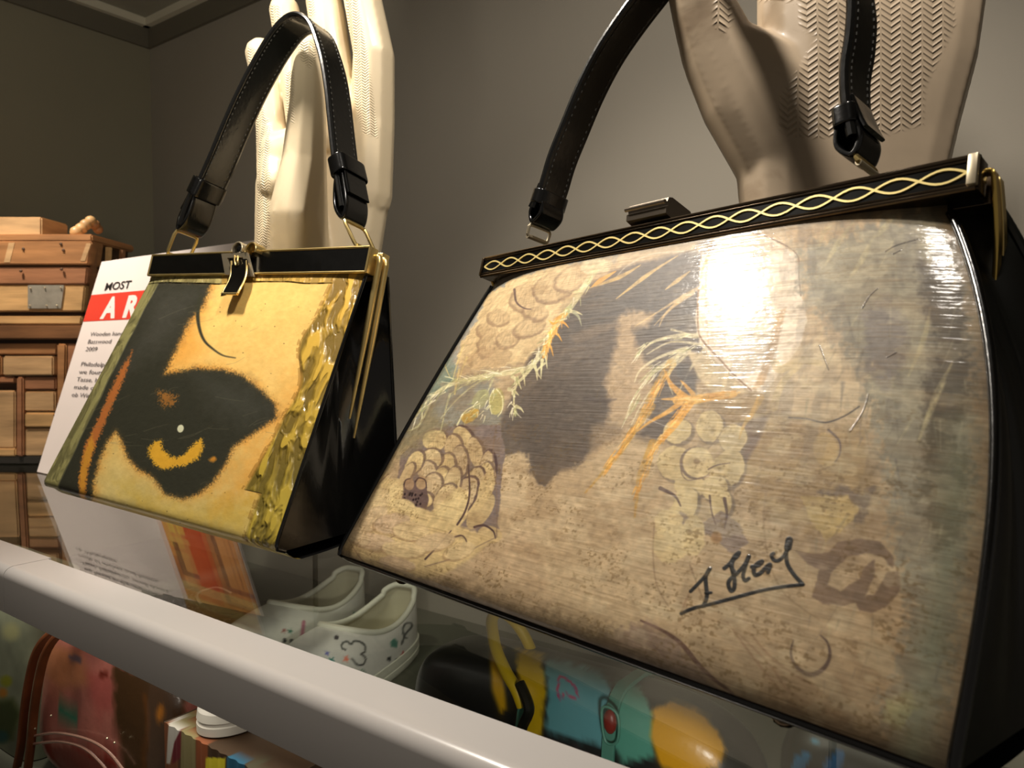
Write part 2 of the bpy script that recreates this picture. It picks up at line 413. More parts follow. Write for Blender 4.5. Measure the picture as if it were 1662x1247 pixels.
def make_bag(B, root):
    us, ts, G = face_grid(B, B['nu'], B['nt'])
    # dense pixel map for the painter
    W_, H_ = B['res']
    px, py = proj(G.reshape(-1, 3)); px = px.reshape(G.shape[:2]); py = py.reshape(G.shape[:2])
    gu = np.linspace(0, len(us)-1, W_); gt = np.linspace(0, len(ts)-1, H_)
    def bil(A):
        i0 = np.minimum(gt.astype(int), A.shape[0]-2); j0 = np.minimum(gu.astype(int), A.shape[1]-2)
        fi = (gt-i0)[:, None]; fj = (gu-j0)[None, :]
        return (A[i0][:, j0]*(1-fj)+A[i0][:, j0+1]*fj)*(1-fi)+(A[i0+1][:, j0]*(1-fj)+A[i0+1][:, j0+1]*fj)*fi
    U, T = np.meshgrid(np.linspace(0, 1, W_), np.linspace(TMIN, 1.12, H_))
    cv = Canvas(bil(px), bil(py)); cv.U = U; cv.T = T
    B['paint'](cv)
    col = make_image(B['name']+'_art', cv.c[::-1]/255.0)
    hgt = make_image(B['name']+'_relief', cv.h[::-1], True)
    m = B['facemat'](col, hgt)
    mb = MB().grid(G); o = mb.build('front_panel', m, root)
    uvl = o.data.uv_layers.new(name='uv'); n = len(us)
    vu = np.array([(j/(len(us)-1), 1-i/(len(ts)-1)) for i in range(len(ts)) for j in range(n)])
    li = np.zeros(len(o.data.loops), int); o.data.loops.foreach_get('vertex_index', li)
    uvl.data.foreach_set('uv', vu[li].ravel().astype(np.float32))
    # thickness behind the painted sheet
    # back panel (own shape) + underside
    def back(u, t):
        a, b = bag_rows(B, t, 0); c, d = bag_rows(B, t, 1); P = b*(1-u)+d*u
        q = B['pad']*(1-abs(2*u-1)**B['ppow'])*0.8
        P = P - B['n']*q*0.6
        r = 0.08
        if t > 1-r: s = (t-(1-r))/r; P = P - B['e']*0.010*(1-math.sqrt(max(0, 1-s*s)))+vec((0, 0, 1))*B['rz']*s*s
        return P
    tb = np.linspace(0, 1, 36)
    MB().grid([[back(u, t) for u in np.linspace(0, 1, 24)] for t in tb]).build('back_panel', B['leather'], root)
    A_ = [profile(B, u, 1.12) for u in np.linspace(0, 1, 24)]; C_ = [back(u, 1.0) for u in np.linspace(0, 1, 24)]
    MB().grid([[A_[j]*(1-s)+C_[j]*s+vec((0, 0, -0.0025))*math.sin(s*math.pi) for j in range(24)] for s in np.linspace(0, 1, 8)]).build('bottom_panel', M_base, root)
    # side gussets with folds
    for side in (0, 1):
        R = []
        for t in np.linspace(-.03, 1.0, 48):
            f = profile(B, float(side), t); k = back(float(side), t); row = []
            for gg in np.linspace(0, 1, 33):
                z = (1-abs(2*gg-1)); d = B['fold']*(1-max(t, 0)**1.5)*z**0.8
                d2 = B['puff']*math.sin(math.pi*t)*abs(math.sin(3*math.pi*gg))
                sgn = 1 if side == 1 else -1
                row.append(f*(1-gg)+k*gg-B['a']*sgn*(d-d2))
            R.append(row)
        MB().grid(R).build('side_gusset', B['leather'], root)
        # piping along front and back panel rims
        pth = [profile(B, float(side), t)+B['a']*(1 if side else -1)*B['pipe']*0.6 for t in np.linspace(0, 1.0, 60)]
        if side == 1: rim1 = pth
        else: rim0 = pth
        MB().tube([back(float(side), t) for t in np.linspace(0, 1, 40)], B['pipe'], 8).build('piping', B['leather'], root)
    bot = [profile(B, u, 1.0)+vec((0, 0, -B['pipe']*0.5)) for u in np.linspace(0, 1, 40)]
    if B.get('botpipe'):
        MB().tube(rim0+bot[1:-1]+rim1[::-1], B['pipe'], 10).build('piping', B['pipemat'], root)
    else:
        MB().tube(rim1, B['pipe'], 8).build('piping', B['pipemat'], root)
    return back

# ------------------------------------------------------------------ yellow handbag (left)
S1 = 0.2275
C1 = [vec(c)*S1+CAM for c in ((-2.531, 1.378, 0.254), (-1.533, 1.432, 0.209), (-1.497, 1.091, -0.485), (-2.591, 1.032, -0.436))]
a1 = nrm(C1[1]-C1[0]); e1 = nrm(np.cross(Z, a1)); n1 = nrm(np.cross(a1, C1[3]-C1[0]))
if np.dot(n1, CAM-C1[0]) < 0: n1 = -n1
def art1(cv):
    X_, Y_, U_, T_ = cv.X, cv.Y, cv.U, cv.T
    n0 = fbm(U_*9, T_*9, 5); n1_ = fbm(U_*60, T_*60, 6); n2_ = fbm(U_*200, T_*200, 8)
    # yellow ground: warm pale top right, khaki towards the lower left
    k = np.clip((Y_-560+0.25*(400-X_))/330, 0, 1)
    top = np.array([252, 206, 118.]); low = np.array([206, 186, 118.])
    cv.c[:] = top*(1-k[..., None])+low*k[..., None]
    cv.c += ((n0-0.5)*26)[..., None]*np.array([1, .8, .6])+((n1_-0.5)*14)[..., None]
    OR = (238, 158, 58); DK = (42, 45, 37); DK2 = (66, 66, 56)
    main = [(236, 455), (341, 460), (329, 492), (313, 512), (305, 520), (293, 548), (281, 572), (265, 608), (289, 605), (321, 600), (361, 602), (393, 612), (425, 637), (445, 657), (447, 677), (425, 693), (401, 709), (377, 725), (365, 753), (345, 781), (321, 801), (297, 809), (269, 801), (249, 773), (225, 761), (208, 741), (200, 717), (188, 697), (172, 717), (160, 745), (150, 781), (146, 830), (150, 880), (40, 850), (50, 800)]
    cv.poly([(318, 470), (340, 466), (326, 500), (322, 540), (335, 570), (310, 590), (268, 606), (283, 570)], OR, soft=26, alpha=.5)
    for wd, al in ((26, .32), (15, .4), (8, .45)):
        cv.poly([(x, y) for x, y in main], OR, soft=wd*2.2, alpha=al, nz=6, ns=.05, seed=11)
    cv.poly([(470, 620), (560, 560), (540, 640), (480, 760), (430, 790), (350, 830), (400, 730), (450, 690)], OR, soft=50, alpha=.5, nz=10)
    cv.poly([(200, 790), (300, 830), (420, 800), (400, 870), (230, 840)], (196, 160, 52), soft=40, alpha=.45, nz=12)
    cv.poly(main, (150, 92, 34), soft=17, nz=8, ns=.5, alpha=.55)
    cv.poly(main, DK, soft=11, nz=6, ns=.55, seed=2, alpha=.75); cv.poly(main, DK, soft=5, nz=3, ns=.5, seed=12, alpha=.8)
    cv.poly([(250, 470), (330, 470), (300, 520), (270, 560), (230, 580), (200, 600), (235, 520)], (84, 82, 76), soft=50, alpha=.5, nz=8)  # paler patch: sheen on the dark print, painted into the colour
    cv.poly([(320, 612), (400, 625), (440, 665), (400, 690), (340, 660)], (72, 72, 64), soft=40, alpha=.5, nz=8)
    cv.poly([(214, 568), (206, 585), (196, 598), (176, 640), (155, 688), (136, 725), (127, 781), (130, 815), (134, 850), (141, 850), (138, 815), (142, 765), (156, 721), (178, 669), (200, 618), (210, 590)], (176, 104, 50), soft=4, nz=3, ns=.5)
    cv.poly([(150, 705), (136, 735), (128, 781), (131, 812), (137, 812), (141, 765), (153, 725)], (200, 140, 48), soft=5, nz=3, ns=.5)
    cv.poly([(251, 717), (261, 715), (265, 729), (277, 741), (289, 743), (301, 736), (315, 719), (327, 713), (331, 725), (322, 745), (300, 756), (280, 759), (263, 764), (252, 755), (241, 740), (242, 726)], (220, 166, 50), soft=5, nz=4, ns=.55)
    cv.poly([(258, 636), (275, 640), (285, 646), (281, 656), (268, 660), (260, 652)], (170, 110, 46), soft=9, nz=8, ns=.5, alpha=.8)
    cv.ell(345, 745, 6, 4, -20, (196, 132, 46), soft=4, nz=2)
    cv.ell(293, 696, 5.2, 6.5, 15, (214, 214, 180), soft=1.5)
    cv.stroke([(326, 480), (321, 505), (323, 530), (331, 552), (345, 566), (362, 577), (382, 581)], 3.5, .6, (58, 58, 44), soft=2.5)
    # scratches and crackle
    rs = np.random.RandomState(3)
    for _ in range(26):
        x0, y0 = rs.uniform(110, 440), rs.uniform(500, 800); a = rs.uniform(-.6, .3); l = rs.uniform(10, 60)
        cv.stroke([(x0, y0), (x0+l*.5, y0+l*a*.5+rs.uniform(-3, 3)), (x0+l, y0+l*a)], .5, .3, (120, 116, 92), alpha=.35, soft=.8)
    for _ in range(60):
        x0, y0 = rs.uniform(120, 560), rs.uniform(470, 850); cv.ell(x0, y0, rs.uniform(.5, 1.2), rs.uniform(.5, 1), 0, (70, 56, 30), alpha=.6, soft=.8)
    cv.h += 0.35*n0*0.1+0.06*n1_
    # thick glue borders (real ridges of varnish): height + colour
    U1 = 1-U_; wr = 0.115+0.02*np.sin(T_*9)+0.05*(vn(T_*7, T_*0, 4)-.5)
    wr = np.where(T_ > .82, .10, wr)
    rg = np.clip((wr-U1)/0.012, 0, 1); wl = 0.066+0.022*(T_)+0.014*(vn(T_*12, T_*0, 9)-.5)
    lf = np.clip((wl-U_)/0.01, 0, 1); tp = np.clip((0.030+0.012*vn(U_*10, U_*0, 2)-T_)/0.006, 0, 1)*(1-rg)
    stria = fbm(U_*42+2*fbm(U_*6, T_*6, 3), T_*13+3*fbm(U_*8, T_*5, 31), 21, 3); st = np.clip((stria-.35)/.3, 0, 1)
    # glue colour follows: golden at the top, olive lower
    kk = np.clip(T_*1.3, 0, 1)[..., None]
    gc = (np.array([214, 168, 66.])*(1-kk)+np.array([168, 146, 52.])*kk)*(0.62+0.5*st[..., None])
    cv.c = cv.c*(1-rg[..., None]*.92)+gc*rg[..., None]*.92
    lc = np.array([138, 132, 84.])*(0.82+0.3*st[..., None]); cv.c = cv.c*(1-lf[..., None]*.95)+lc*lf[..., None]*.95
    tc_ = np.where((X_ < 360)[..., None], np.array([150, 142, 92.]), np.array([206, 166, 78.]))*(0.8+.3*st[..., None])
    cv.c = cv.c*(1-tp[..., None]*.85)+tc_*tp[..., None]*.85
    cv.h += rg*(.25+.75*st)+lf*(.35+.35*st)+tp*(.3+.4*st)
    edge = np.clip((np.abs(wr-U1) < .008)*1.0, 0, 1)*(n1_ > .45); cv.c = cv.c*(1-edge[..., None]*.35)+np.array([110, 74, 20.])*edge[..., None]*.35
    cv.h = np.clip(cv.h, 0, 1)
def fm1(col, hgt): return mat('varnished_print', image=col, bumpimg=hgt, rough=0.42, noise=0.05, nscale=150, coat=0.35, coatrough=0.16, bump=0.12, bscale=500, bdist=0.0003)
B1 = dict(name='yellow', F=[(C1[0], C1[3]), (C1[1], C1[2])], K=[(C1[0]+e1*.022, C1[3]+e1*.105), (C1[1]+e1*.022, C1[2]+e1*.105)],
          a=a1, e=e1, n=n1, bul=(0.0, 0.0), pad=0.0015, ppow=8, roll=0.055, rd=0.009, rz=0.001, ud=0.012, uz=0.007, nu=60, nt=90, res=(900, 1000),
          paint=art1, facemat=fm1, leather=M_leather, fold=0.030, puff=0.0015, pipe=0.0011, pipemat=M_leather, botpipe=False)
hb1 = empty('frame_handbag', (C1[2]+C1[3])/2+e1*.05, 'small yellow handbag printed with a close-up of a dark made-up eye', 'handbag')
make_bag(B1, hb1)
M_barblack = M_enamel
def frame_bar(root, A, Bp, up, back, h, th, rim, inset_m, rim_m, name='frame_bar', lips=False):
    """metal bar from A to Bp (lower front corners), height h, thickness th"""
    ax = nrm(Bp-A); L = np.linalg.norm(Bp-A); up = nrm(up-np.dot(up, ax)*ax); bk = nrm(np.cross(ax, up))
    if np.dot(bk, back) < 0: bk = -bk
    c = (A+Bp)/2+up*h/2+bk*th/2
    o = MB().box(c, (ax, bk, up), (L/2, th/2, h/2), 0.0006).build(name, rim_m, root)
    f = c-bk*(th/2)
    ins = MB().box(f-bk*0.0001, (ax, bk, up), (L/2-rim, 0.0004, h/2-rim), 0).build('enamel_inlay', inset_m, root, False)
    r = MB()
    for s in (-1, 1): r.tube([f-ax*(L/2-rim*.5)+up*s*(h/2-rim*.5)-bk*.0003, f+ax*(L/2-rim*.5)+up*s*(h/2-rim*.5)-bk*.0003], rim*.85, 8)
    for s in (-1, 1): r.tube([f+ax*s*(L/2-rim*.5)-up*(h/2-rim*.5)-bk*.0003, f+ax*s*(L/2-rim*.5)+up*(h/2-rim*.5)-bk*.0003], rim*.85, 8)
    r.build('frame_rim', rim_m, root)
    return ax, bk, up, f
b1up = nrm(-(C1[3]-C1[0])/np.linalg.norm(C1[3]-C1[0])+vec((0, .02, 1.0)))
A1 = C1[0]-a1*.001+b1up*.0008-e1*.001; Bb1 = C1[1]+a1*.003+b1up*.0008-e1*.001
ax1, bk1, up1, f1 = frame_bar(hb1, A1, Bb1, b1up, e1, 0.0172, 0.007, 0.0010, M_enamel, M_gold)
MB().box((A1+Bb1)/2+up1*.0086+bk1*.0145, (ax1, bk1, up1), (np.linalg.norm(Bb1-A1)/2, .0035, .0086), .0008).build('frame_bar', M_gold, hb1)
MB().box((A1+Bb1)/2+up1*.004+bk1*.009, (ax1, bk1, up1), (np.linalg.norm(Bb1-A1)/2-.002, .006, .003), 0).build('inner_frame', M_leather, hb1, False)
# hinge rods at both ends
def hinge(root, top, top2, low, low2, r, m, out):
    for a, b in ((top, low), (top2, low2)):
        MB().tube(catmull([a-out*.004, a+up1*.003, a+out*.0015+up1*.001, a+out*.002-up1*.006, (a+b)/2+out*.001, b], 6), [r]*5*6+[r*.6], 8).build('hinge_leg', m, root)
for sd, s in ((Bb1, 1), (A1, -1)):
    o_ = ax1*s; q = sd+up1*.010
    lo = bag_rows(B1, .56, 1 if s > 0 else 0); mid = lo[0]*.58+lo[1]*.42
    pts = []
    for dd, end in ((.0065, mid-e1*.001), (.0125, mid+e1*.0025-vec(Z)*.012)):
        t0 = q+bk1*dd
        P = catmull([t0-o_*.002+up1*.001, t0+o_*.001+up1*.0025, t0+o_*.0028-up1*.001, t0+o_*.003-up1*.008, (t0+end)/2+o_*.002, end+o_*.0005], 6)
        MB().tube(P, list(np.linspace(.0021, .0021, len(P)-8))+list(np.linspace(.0021, .0007, 8)), 10).build('hinge_leg', M_gold, hb1)
# clasp: plate with prong and curved tongue, knob loops over the bar
def P1(px, py, off=0.0): return hit(px, py, f1-bk1*off, bk1)
cu = MB(); T0 = [P1(362, 413, .004), P1(404, 411, .004), P1(414, 450, .001), P1(368, 447, .001)]
def quadframe(mb, Q, inner, th, nrmv):
    Q = [vec(q) for q in Q]; c = sum(Q)/4; I = [c+(q-c)*inner for q in Q]
    V = []
    for d in (0, th): V += [q+nrmv*d for q in Q]+[q+nrmv*d for q in I]
    F = []
    for i in range(4):
        j = (i+1) % 4
        F += [(i, j, 4+j, 4+i), (8+i, 12+i, 12+j, 8+j), (i, 8+i, 8+j, j), (4+i, 4+j, 12+j, 12+i)]
    mb.add(V, F)
quadframe(cu, T0, .60, .0016, -bk1)
tg = [P1(388, 424, .0046), P1(388, 434, .0056), P1(387, 446, .0064), P1(383, 458, .0076), P1(377, 469, .0094), P1(373, 477, .0112)]
clasp = cu.build('clasp', M_nickel, hb1); clasp['label'] = 'gold square clasp plate'
def child(mb, name, m, par, smooth=True): return mb.build(name, m, par, smooth)
tw = ribbon(MB(), catmull(tg, 5), ax1, 0.0082, 0.0005); child(tw, 'clasp_tongue', M_enamel, clasp)
er = MB()
pt_ = catmull(tg, 5)
for s in (-1, 1): er.tube([p+ax1*.0082*s for p in pt_], .0008, 8)
er.tube([pt_[-1]-ax1*.0082, pt_[-1]+ax1*.0082], .001, 8); child(er, 'tongue_rim', M_gold, clasp)
pr = MB().tube(catmull([P1(381, 415, .005), P1(381, 424, .007), P1(383, 431, .0065), P1(386, 424, .007), P1(386, 416, .005)], 5), .0006, 8); child(pr, 'prong', M_gold, clasp)
for k, (x, y) in enumerate(((392, 408), (414, 409))):
    c0 = P1(x, y, .002); mb = MB()
    arc = [c0+ax1*(.0055*math.cos(a))+up1*(.0052*math.sin(a)) for a in np.linspace(-.3, math.pi+.3, 14)]
    ribbon(mb, arc, bk1, .0045, .0006); mb.build('clasp_loop', M_gold if k else M_nickel, hb1)
    if k == 0: MB().ball(c0+up1*.001, (.0045, .004, .0042), (ax1, bk1, up1)).build('clasp_knob', M_enamel, hb1)

# handles -------------------------------------------------------
def handle(root, pts, P0, nn, Wd, hw, ht, ends, mstrap, mring, keep, stitch=True, ringw=.009, flip=False):
    W3 = [hit(x, y, P0, nn) for x, y in pts]; path = catmull(W3, 10)
    ribbon(MB(), path, Wd, hw, ht).build('handle_strap', mstrap, root)
    # raised welt along both edges
    L = MB()
    m = len(path)
    for s in (-1, 1):
        q = []
        for i in range(m):
            T = nrm(path[min(i+1, m-1)]-path[max(i-1, 0)]); w_ = nrm(Wd-np.dot(Wd, T)*T); q.append(path[i]+w_*(hw*.93)*s)
        L.tube(q, ht*1.12, 8)
    L.build('strap_welt', mstrap, root)
    if stitch:
        S = MB(); acc = 0; step = hw*.26
        for i in range(1, m-1):
            seg = np.linalg.norm(path[i]-path[i-1]); acc += seg
            if acc > step:
                acc = 0; T = nrm(path[i+1]-path[i-1]); w_ = nrm(Wd-np.dot(Wd, T)*T); N = nrm(np.cross(T, w_))
                for s in (-1, 1):
                    for r_ in (-1, 1):
                        c = path[i]+w_*hw*.74*s+N*ht*1.04*r_; S.box(c, (T, w_, N), (hw*.07, hw*.03, hw*.02))
        o = S.build('stitching', M_stitch, root, False); o['kind'] = 'stuff'
    for (A, Bq, C, D, kt) in ends:      # strap end, ring top, ring foot ; keeper position
        pass
    return path
mid1 = (A1+Bb1)/2+up1*.0172+bk1*.009
upb1 = nrm(vec((0, .20, 1.0))-np.dot(vec((0, .2, 1.)), ax1)*ax1); nn1 = nrm(np.cross(ax1, upb1))
if nn1[1] < 0: nn1 = -nn1
hp1 = [(311, 372), (325, 333), (343, 300), (362, 258), (380, 215), (400, 170), (420, 130), (440, 94), (458, 66), (474, 47), (490, 37), (506, 38), (521, 52), (532, 80), (541, 112), (548, 154), (553, 200), (558, 245), (564, 290), (573, 345)]
path1 = handle(hb1, hp1, mid1, nn1, nn1, .0112, .0017, [], M_strap, M_gold, None)
def keeper(root, c, T, Wd, hw, ht, L):
    T = nrm(T); w_ = nrm(Wd-np.dot(Wd, T)*T); N = np.cross(T, w_)
    pts = []
    for k in range(24):
        a = 2*math.pi*k/24; x = math.copysign(abs(math.cos(a))**.35, math.cos(a))*hw; y = math.copysign(abs(math.sin(a))**.5, math.sin(a))*ht
        pts.append(c+w_*x+N*y)
    mb = MB(); ribbon(mb, pts+[pts[0]], T, L, .0006, cap=False); mb.build('strap_keeper', M_leather, root)
def d_ring(root, top, bot, Wd, hw, r, m, bar=True):
    """trapezoid wire ring: wide side held by the strap loop, narrow side at the frame"""
    Wd = nrm(Wd); P = [top-Wd*hw, top+Wd*hw, bot+Wd*hw*.95, bot-Wd*hw*.95]
    Q = []
    for i in range(4):
        a, b, c = P[i-1], P[i], P[(i+1) % 4]; Q += [b+(a-b)*.18, b+(a-b)*.04+(c-b)*.04, b+(c-b)*.18]
    MB().tube(Q, r, 8, closed=True).build('ring', m, root)
def strap_end(root, c_top, c_ring, Wd, hw, side, ht=.0016):
    """folded tab wrapping the ring"""
    d = nrm(c_ring-c_top); w_ = nrm(Wd-np.dot(Wd, d)*d); N = nrm(np.cross(d, w_))*side
    L = np.linalg.norm(c_ring-c_top)
    loop = [c_top+N*.001, c_top+d*L*.35+N*.0045, c_top+d*L*.8+N*.0058, c_ring+d*.0028+N*.001, c_top+d*L*.8-N*.0035, c_top+d*L*.3-N*.003, c_top-N*.002]
    ribbon(MB(), catmull(loop, 6), w_, hw*.94, ht*.8).build('strap_tab', M_leather, root)
    fl = [c_top-N*.004-d*.006, c_top-N*.0052+d*L*.3, c_top-N*.0062+d*L*.62]
    ribbon(MB(), catmull(fl, 4), w_, hw*.9, ht*.6).build('strap_flap', M_leather, root)
for (kx, ky, tx, ty, rx, ry, bx, by, sg) in ((338, 306, 329, 325, 305, 378, 303, 396, 1), (564, 274, 568, 292, 574, 362, 574, 389, -1)):
    k0 = hit(kx, ky, mid1, nn1); k1 = hit(tx, ty, mid1, nn1); r0 = hit(rx, ry, mid1, nn1); r1 = hit(bx, by, mid1, nn1)
    keeper(hb1, k0+(k1-k0)*.2, k1-k0, nn1, .0128, .0062, .0068)
    strap_end(hb1, k0+(k1-k0)*.5, r0-(r0-k1)*.12, nn1, .0112, sg)
    r1 = (A1 if sg > 0 else Bb1)+ax1*sg*(.0185 if sg > 0 else .0125)+up1*.0175+bk1*.009
    d_ring(hb1, r0-(r0-r1)*.05, r1, nn1, .0098, .0013, M_gold)
    MB().tube([r1-nn1*.009+up1*.001, r1+nn1*.009+up1*.001], .0014, 10).build('ring_mount', M_gold, hb1)
# small metal feet
for u in (.12, .88):
    c = profile(B1, u, 1.1)+e1*.012; MB().ball(c-vec(Z)*.002, (.004, .004, .003)).build('foot', M_gold, hb1)
# ------------------------------------------------------------------ collage handbag (right)
S2 = 0.262
C2 = [vec(c)*S2+CAM for c in ((-1.106, 1.415, 0.172), (-0.135, 1.176, 0.208), (-0.070, 0.786, -0.403), (-1.302, 1.090, -0.449))]
C2[2] = C2[2]-nrm(C2[1]-C2[0])*.004
a2 = nrm(C2[1]-C2[0]); e2 = nrm(np.cross(Z, a2)); n2 = nrm(np.cross(a2, C2[3]-C2[0]))
if np.dot(n2, CAM-C2[0]) < 0: n2 = -n2
def art2(cv):
    X_, Y_, U_, T_ = cv.X, cv.Y, cv.U, cv.T
    big = fbm(U_*5, T_*5, 1); md = fbm(U_*22, T_*22, 2); fine = fbm(U_*110, T_*90, 3); strk = fbm(U_*22, T_*260, 4, 3); spk = fbm(U_*240, T_*200, 5, 2)
    cv.c[:] = np.array([172, 150, 116.])
    cv.c *= (0.88+.28*big+.08*(md-.5))[..., None]
    TAN = (196, 172, 128); CREAM = (212, 198, 158); BG = (130, 122, 104); MAU = (118, 104, 96); PUR = (72, 54, 52); DKP = (86, 78, 68)
    # grey blue sky, upper left
    cv.poly([(770, 440), (1000, 405), (960, 450), (850, 470), (790, 520), (740, 600), (640, 720), (590, 760), (640, 680), (710, 560)], (140, 140, 132), soft=22, alpha=.95, nz=12)
    cv.poly([(640, 660), (700, 620), (800, 610), (820, 690), (760, 710), (700, 700), (620, 740)], (122, 120, 108), soft=16, alpha=.9, nz=8)
    cv.poly([(690, 590), (730, 570), (740, 620), (700, 640)], (104, 122, 104), soft=16, alpha=.7, nz=8)
    # tan torn paper with blossoms, upper left
    cv.poly([(790, 480), (830, 455), (905, 430), (975, 425), (960, 455), (930, 500), (890, 560), (850, 590), (770, 600), (740, 590), (748, 555), (775, 520)], TAN, soft=3, nz=4)
    for cx, cy, rx, ry, ro in ((855, 482, 26, 20, -25), (900, 465, 34, 22, -20), (930, 450, 30, 18, -30), (795, 540, 20, 13, 40), (825, 548, 18, 13, -30), (790, 560, 12, 18, 10), (860, 530, 26, 13, -20), (810, 515, 16, 12, 0), (870, 505, 20, 12, 10)):
        cv.ell(cx-2, cy+3, rx+2.5, ry+2.5, ro, (132, 108, 82), soft=3, alpha=.75, nz=2); cv.ell(cx, cy, rx, ry, ro, (190, 166, 124), soft=4, alpha=.8, nz=2)
        for k in range(4): cv.stroke([(cx-rx*.6+k*rx*.35, cy+ry*.6), (cx-rx*.2+k*rx*.2, cy-ry*.5)], .7, .4, (150, 124, 90), alpha=.5, soft=1)
    cv.stroke([(835, 470), (838, 490), (850, 500), (862, 502)], 2, .7, PUR, alpha=.8)
    cv.poly([(750, 585), (780, 565), (810, 560), (835, 575), (820, 592), (770, 600)], (156, 130, 96), soft=4, alpha=.6, nz=4)
    cv.ell(967, 432, 26, 13, -8, CREAM, soft=3, nz=2)
    # dark portrait
    dark = [(955, 462), (1000, 438), (1060, 420), (1130, 405), (1142, 420), (1138, 480), (1150, 540), (1140, 600), (1120, 660), (1100, 700), (1060, 715), (1010, 700), (990, 690), (975, 700), (960, 735), (940, 760), (905, 768), (888, 790), (870, 792), (862, 768), (852, 735), (815, 742), (808, 715), (812, 690), (830, 640), (850, 600), (880, 560), (915, 515)]
    cv.poly(dark, (92, 82, 72), soft=9, nz=5, ns=.05)
    cv.poly([(960, 470), (1130, 412), (1140, 520), (1060, 560), (980, 540), (900, 560), (920, 500)], (78, 72, 66), soft=24, alpha=.8)
    cv.poly([(870, 610), (960, 600), (985, 650), (970, 720), (900, 760), (870, 780), (858, 735), (840, 700)], (80, 70, 60), soft=22, alpha=.8)
    # lit side of the face
    cv.poly([(1000, 516), (1018, 506), (1045, 505), (1062, 512), (1050, 528), (1030, 530), (1030, 560), (1060, 600), (1062, 640), (1050, 690), (1020, 720), (985, 745), (960, 745), (975, 710), (985, 690), (990, 655), (982, 625), (990, 600), (1000, 560), (1002, 530)], (172, 148, 114), soft=12, alpha=.92, nz=4)
    cv.poly([(925, 545), (960, 530), (1000, 520), (1000, 530), (965, 545), (935, 560)], (112, 98, 82), soft=6, alpha=.7)
    cv.poly([(940, 640), (960, 645), (1000, 648), (985, 656), (955, 652)], (70, 60, 54), soft=5, alpha=.7)
    cv.stroke([(935, 590), (960, 580), (985, 590)], 2, 1, (72, 62, 54), alpha=.6, soft=4)
    cv.poly([(960, 690), (1000, 685), (1010, 700), (980, 722), (955, 740)], (126, 110, 88), soft=10, alpha=.8)
    # worn beige lower middle, speckled
    cv.poly([(815, 742), (852, 738), (862, 775), (885, 795), (905, 772), (960, 745), (1010, 710), (1080, 730), (1120, 900), (1100, 990), (1000, 1060), (880, 1030), (800, 960), (808, 860)], (184, 162, 126), soft=7, alpha=.9, nz=6)
    # main cream patch, hexagonal
    cv.poly([(1138, 392), (1180, 378), (1232, 374), (1262, 392), (1293, 412), (1298, 450), (1310, 520), (1300, 560), (1270, 600), (1240, 640), (1216, 634), (1165, 590), (1136, 560), (1128, 520), (1135, 470)], (222, 206, 180), soft=3, nz=2)
    cv.poly([(1240, 640), (1300, 560), (1400, 540), (1470, 640), (1460, 700), (1380, 690), (1300, 680), (1250, 660)], (196, 176, 140), soft=20, alpha=.9, nz=10)
    cv.stroke([(1216, 376), (1250, 386), (1293, 412), (1297, 450), (1300, 480)], 1.1, 1, (110, 84, 62), alpha=.9)
    cv.stroke([(1133, 470), (1133, 530), (1140, 552), (1170, 585), (1195, 612), (1220, 634)], 1.6, 1.4, (128, 96, 64), alpha=.85)
    cv.poly([(1262, 505), (1276, 500), (1262, 560), (1240, 625), (1222, 632), (1240, 590)], (188, 152, 104), soft=4, alpha=.8)
    # rough grey right side
    cv.poly([(1298, 400), (1400, 370), (1523, 325), (1570, 470), (1590, 640), (1585, 800), (1560, 1000), (1530, 1180), (1500, 1250), (1420, 1230), (1470, 1000), (1450, 850), (1420, 700), (1400, 600), (1340, 520), (1302, 480)], (142, 136, 116), soft=26, alpha=.92, nz=20)
    cv.poly([(1400, 500), (1440, 480), (1480, 520), (1470, 580), (1440, 640), (1410, 600)], (124, 116, 108), soft=14, alpha=.8, nz=10)
    cv.poly([(1490, 440), (1530, 400), (1560, 480), (1575, 640), (1545, 700), (1510, 740), (1500, 640), (1520, 560)], (88, 80, 66), soft=18, alpha=.85, nz=12)
    cv.poly([(1500, 690), (1545, 660), (1570, 760), (1560, 870), (1520, 900), (1490, 800)], (92, 84, 64), soft=22, alpha=.7, nz=14)
    for P in ([(1548, 585), (1520, 640), (1500, 690)], [(1535, 620), (1510, 670), (1490, 720)], [(1510, 500), (1500, 550), (1475, 610)], [(1462, 335), (1435, 370), (1420, 385)], [(1385, 360), (1360, 395), (1340, 430)], [(1350, 365), (1335, 380), (1330, 400)], [(1420, 380), (1400, 420), (1380, 450)]):
        cv.stroke(P, .8, 1.2, (186, 174, 132), wm=5, alpha=.65, soft=3, dry=.6)
    for P in ([(1437, 408), (1455, 398), (1490, 388)], [(1450, 412), (1462, 406)], [(1400, 500), (1412, 480), (1425, 468)], [(1455, 572), (1440, 580)], [(1380, 700), (1400, 670), (1410, 640)], [(1330, 560), (1345, 600)]):
        cv.stroke(P, 1, .6, (70, 66, 66), alpha=.8, soft=1.2, dh=.3)
    cv.stroke([(1258, 590), (1268, 600), (1300, 585), (1330, 590)], 7, 5, (204, 182, 134), alpha=.9, soft=2, dry=.3)
    cv.stroke([(1256, 662), (1262, 640), (1275, 615), (1300, 592)], 7, 4, (204, 182, 134), alpha=.95, soft=2)
    cv.stroke([(1281, 678), (1310, 680), (1340, 686), (1370, 676), (1395, 660)], 1.4, 1, (60, 56, 54), alpha=.9)
    # brown glaze, right middle
    cv.poly([(1120, 650), (1230, 640), (1290, 690), (1400, 700), (1420, 780), (1400, 860), (1300, 860), (1220, 820), (1200, 760), (1150, 720)], (150, 126, 86), soft=20, alpha=.7, nz=14)
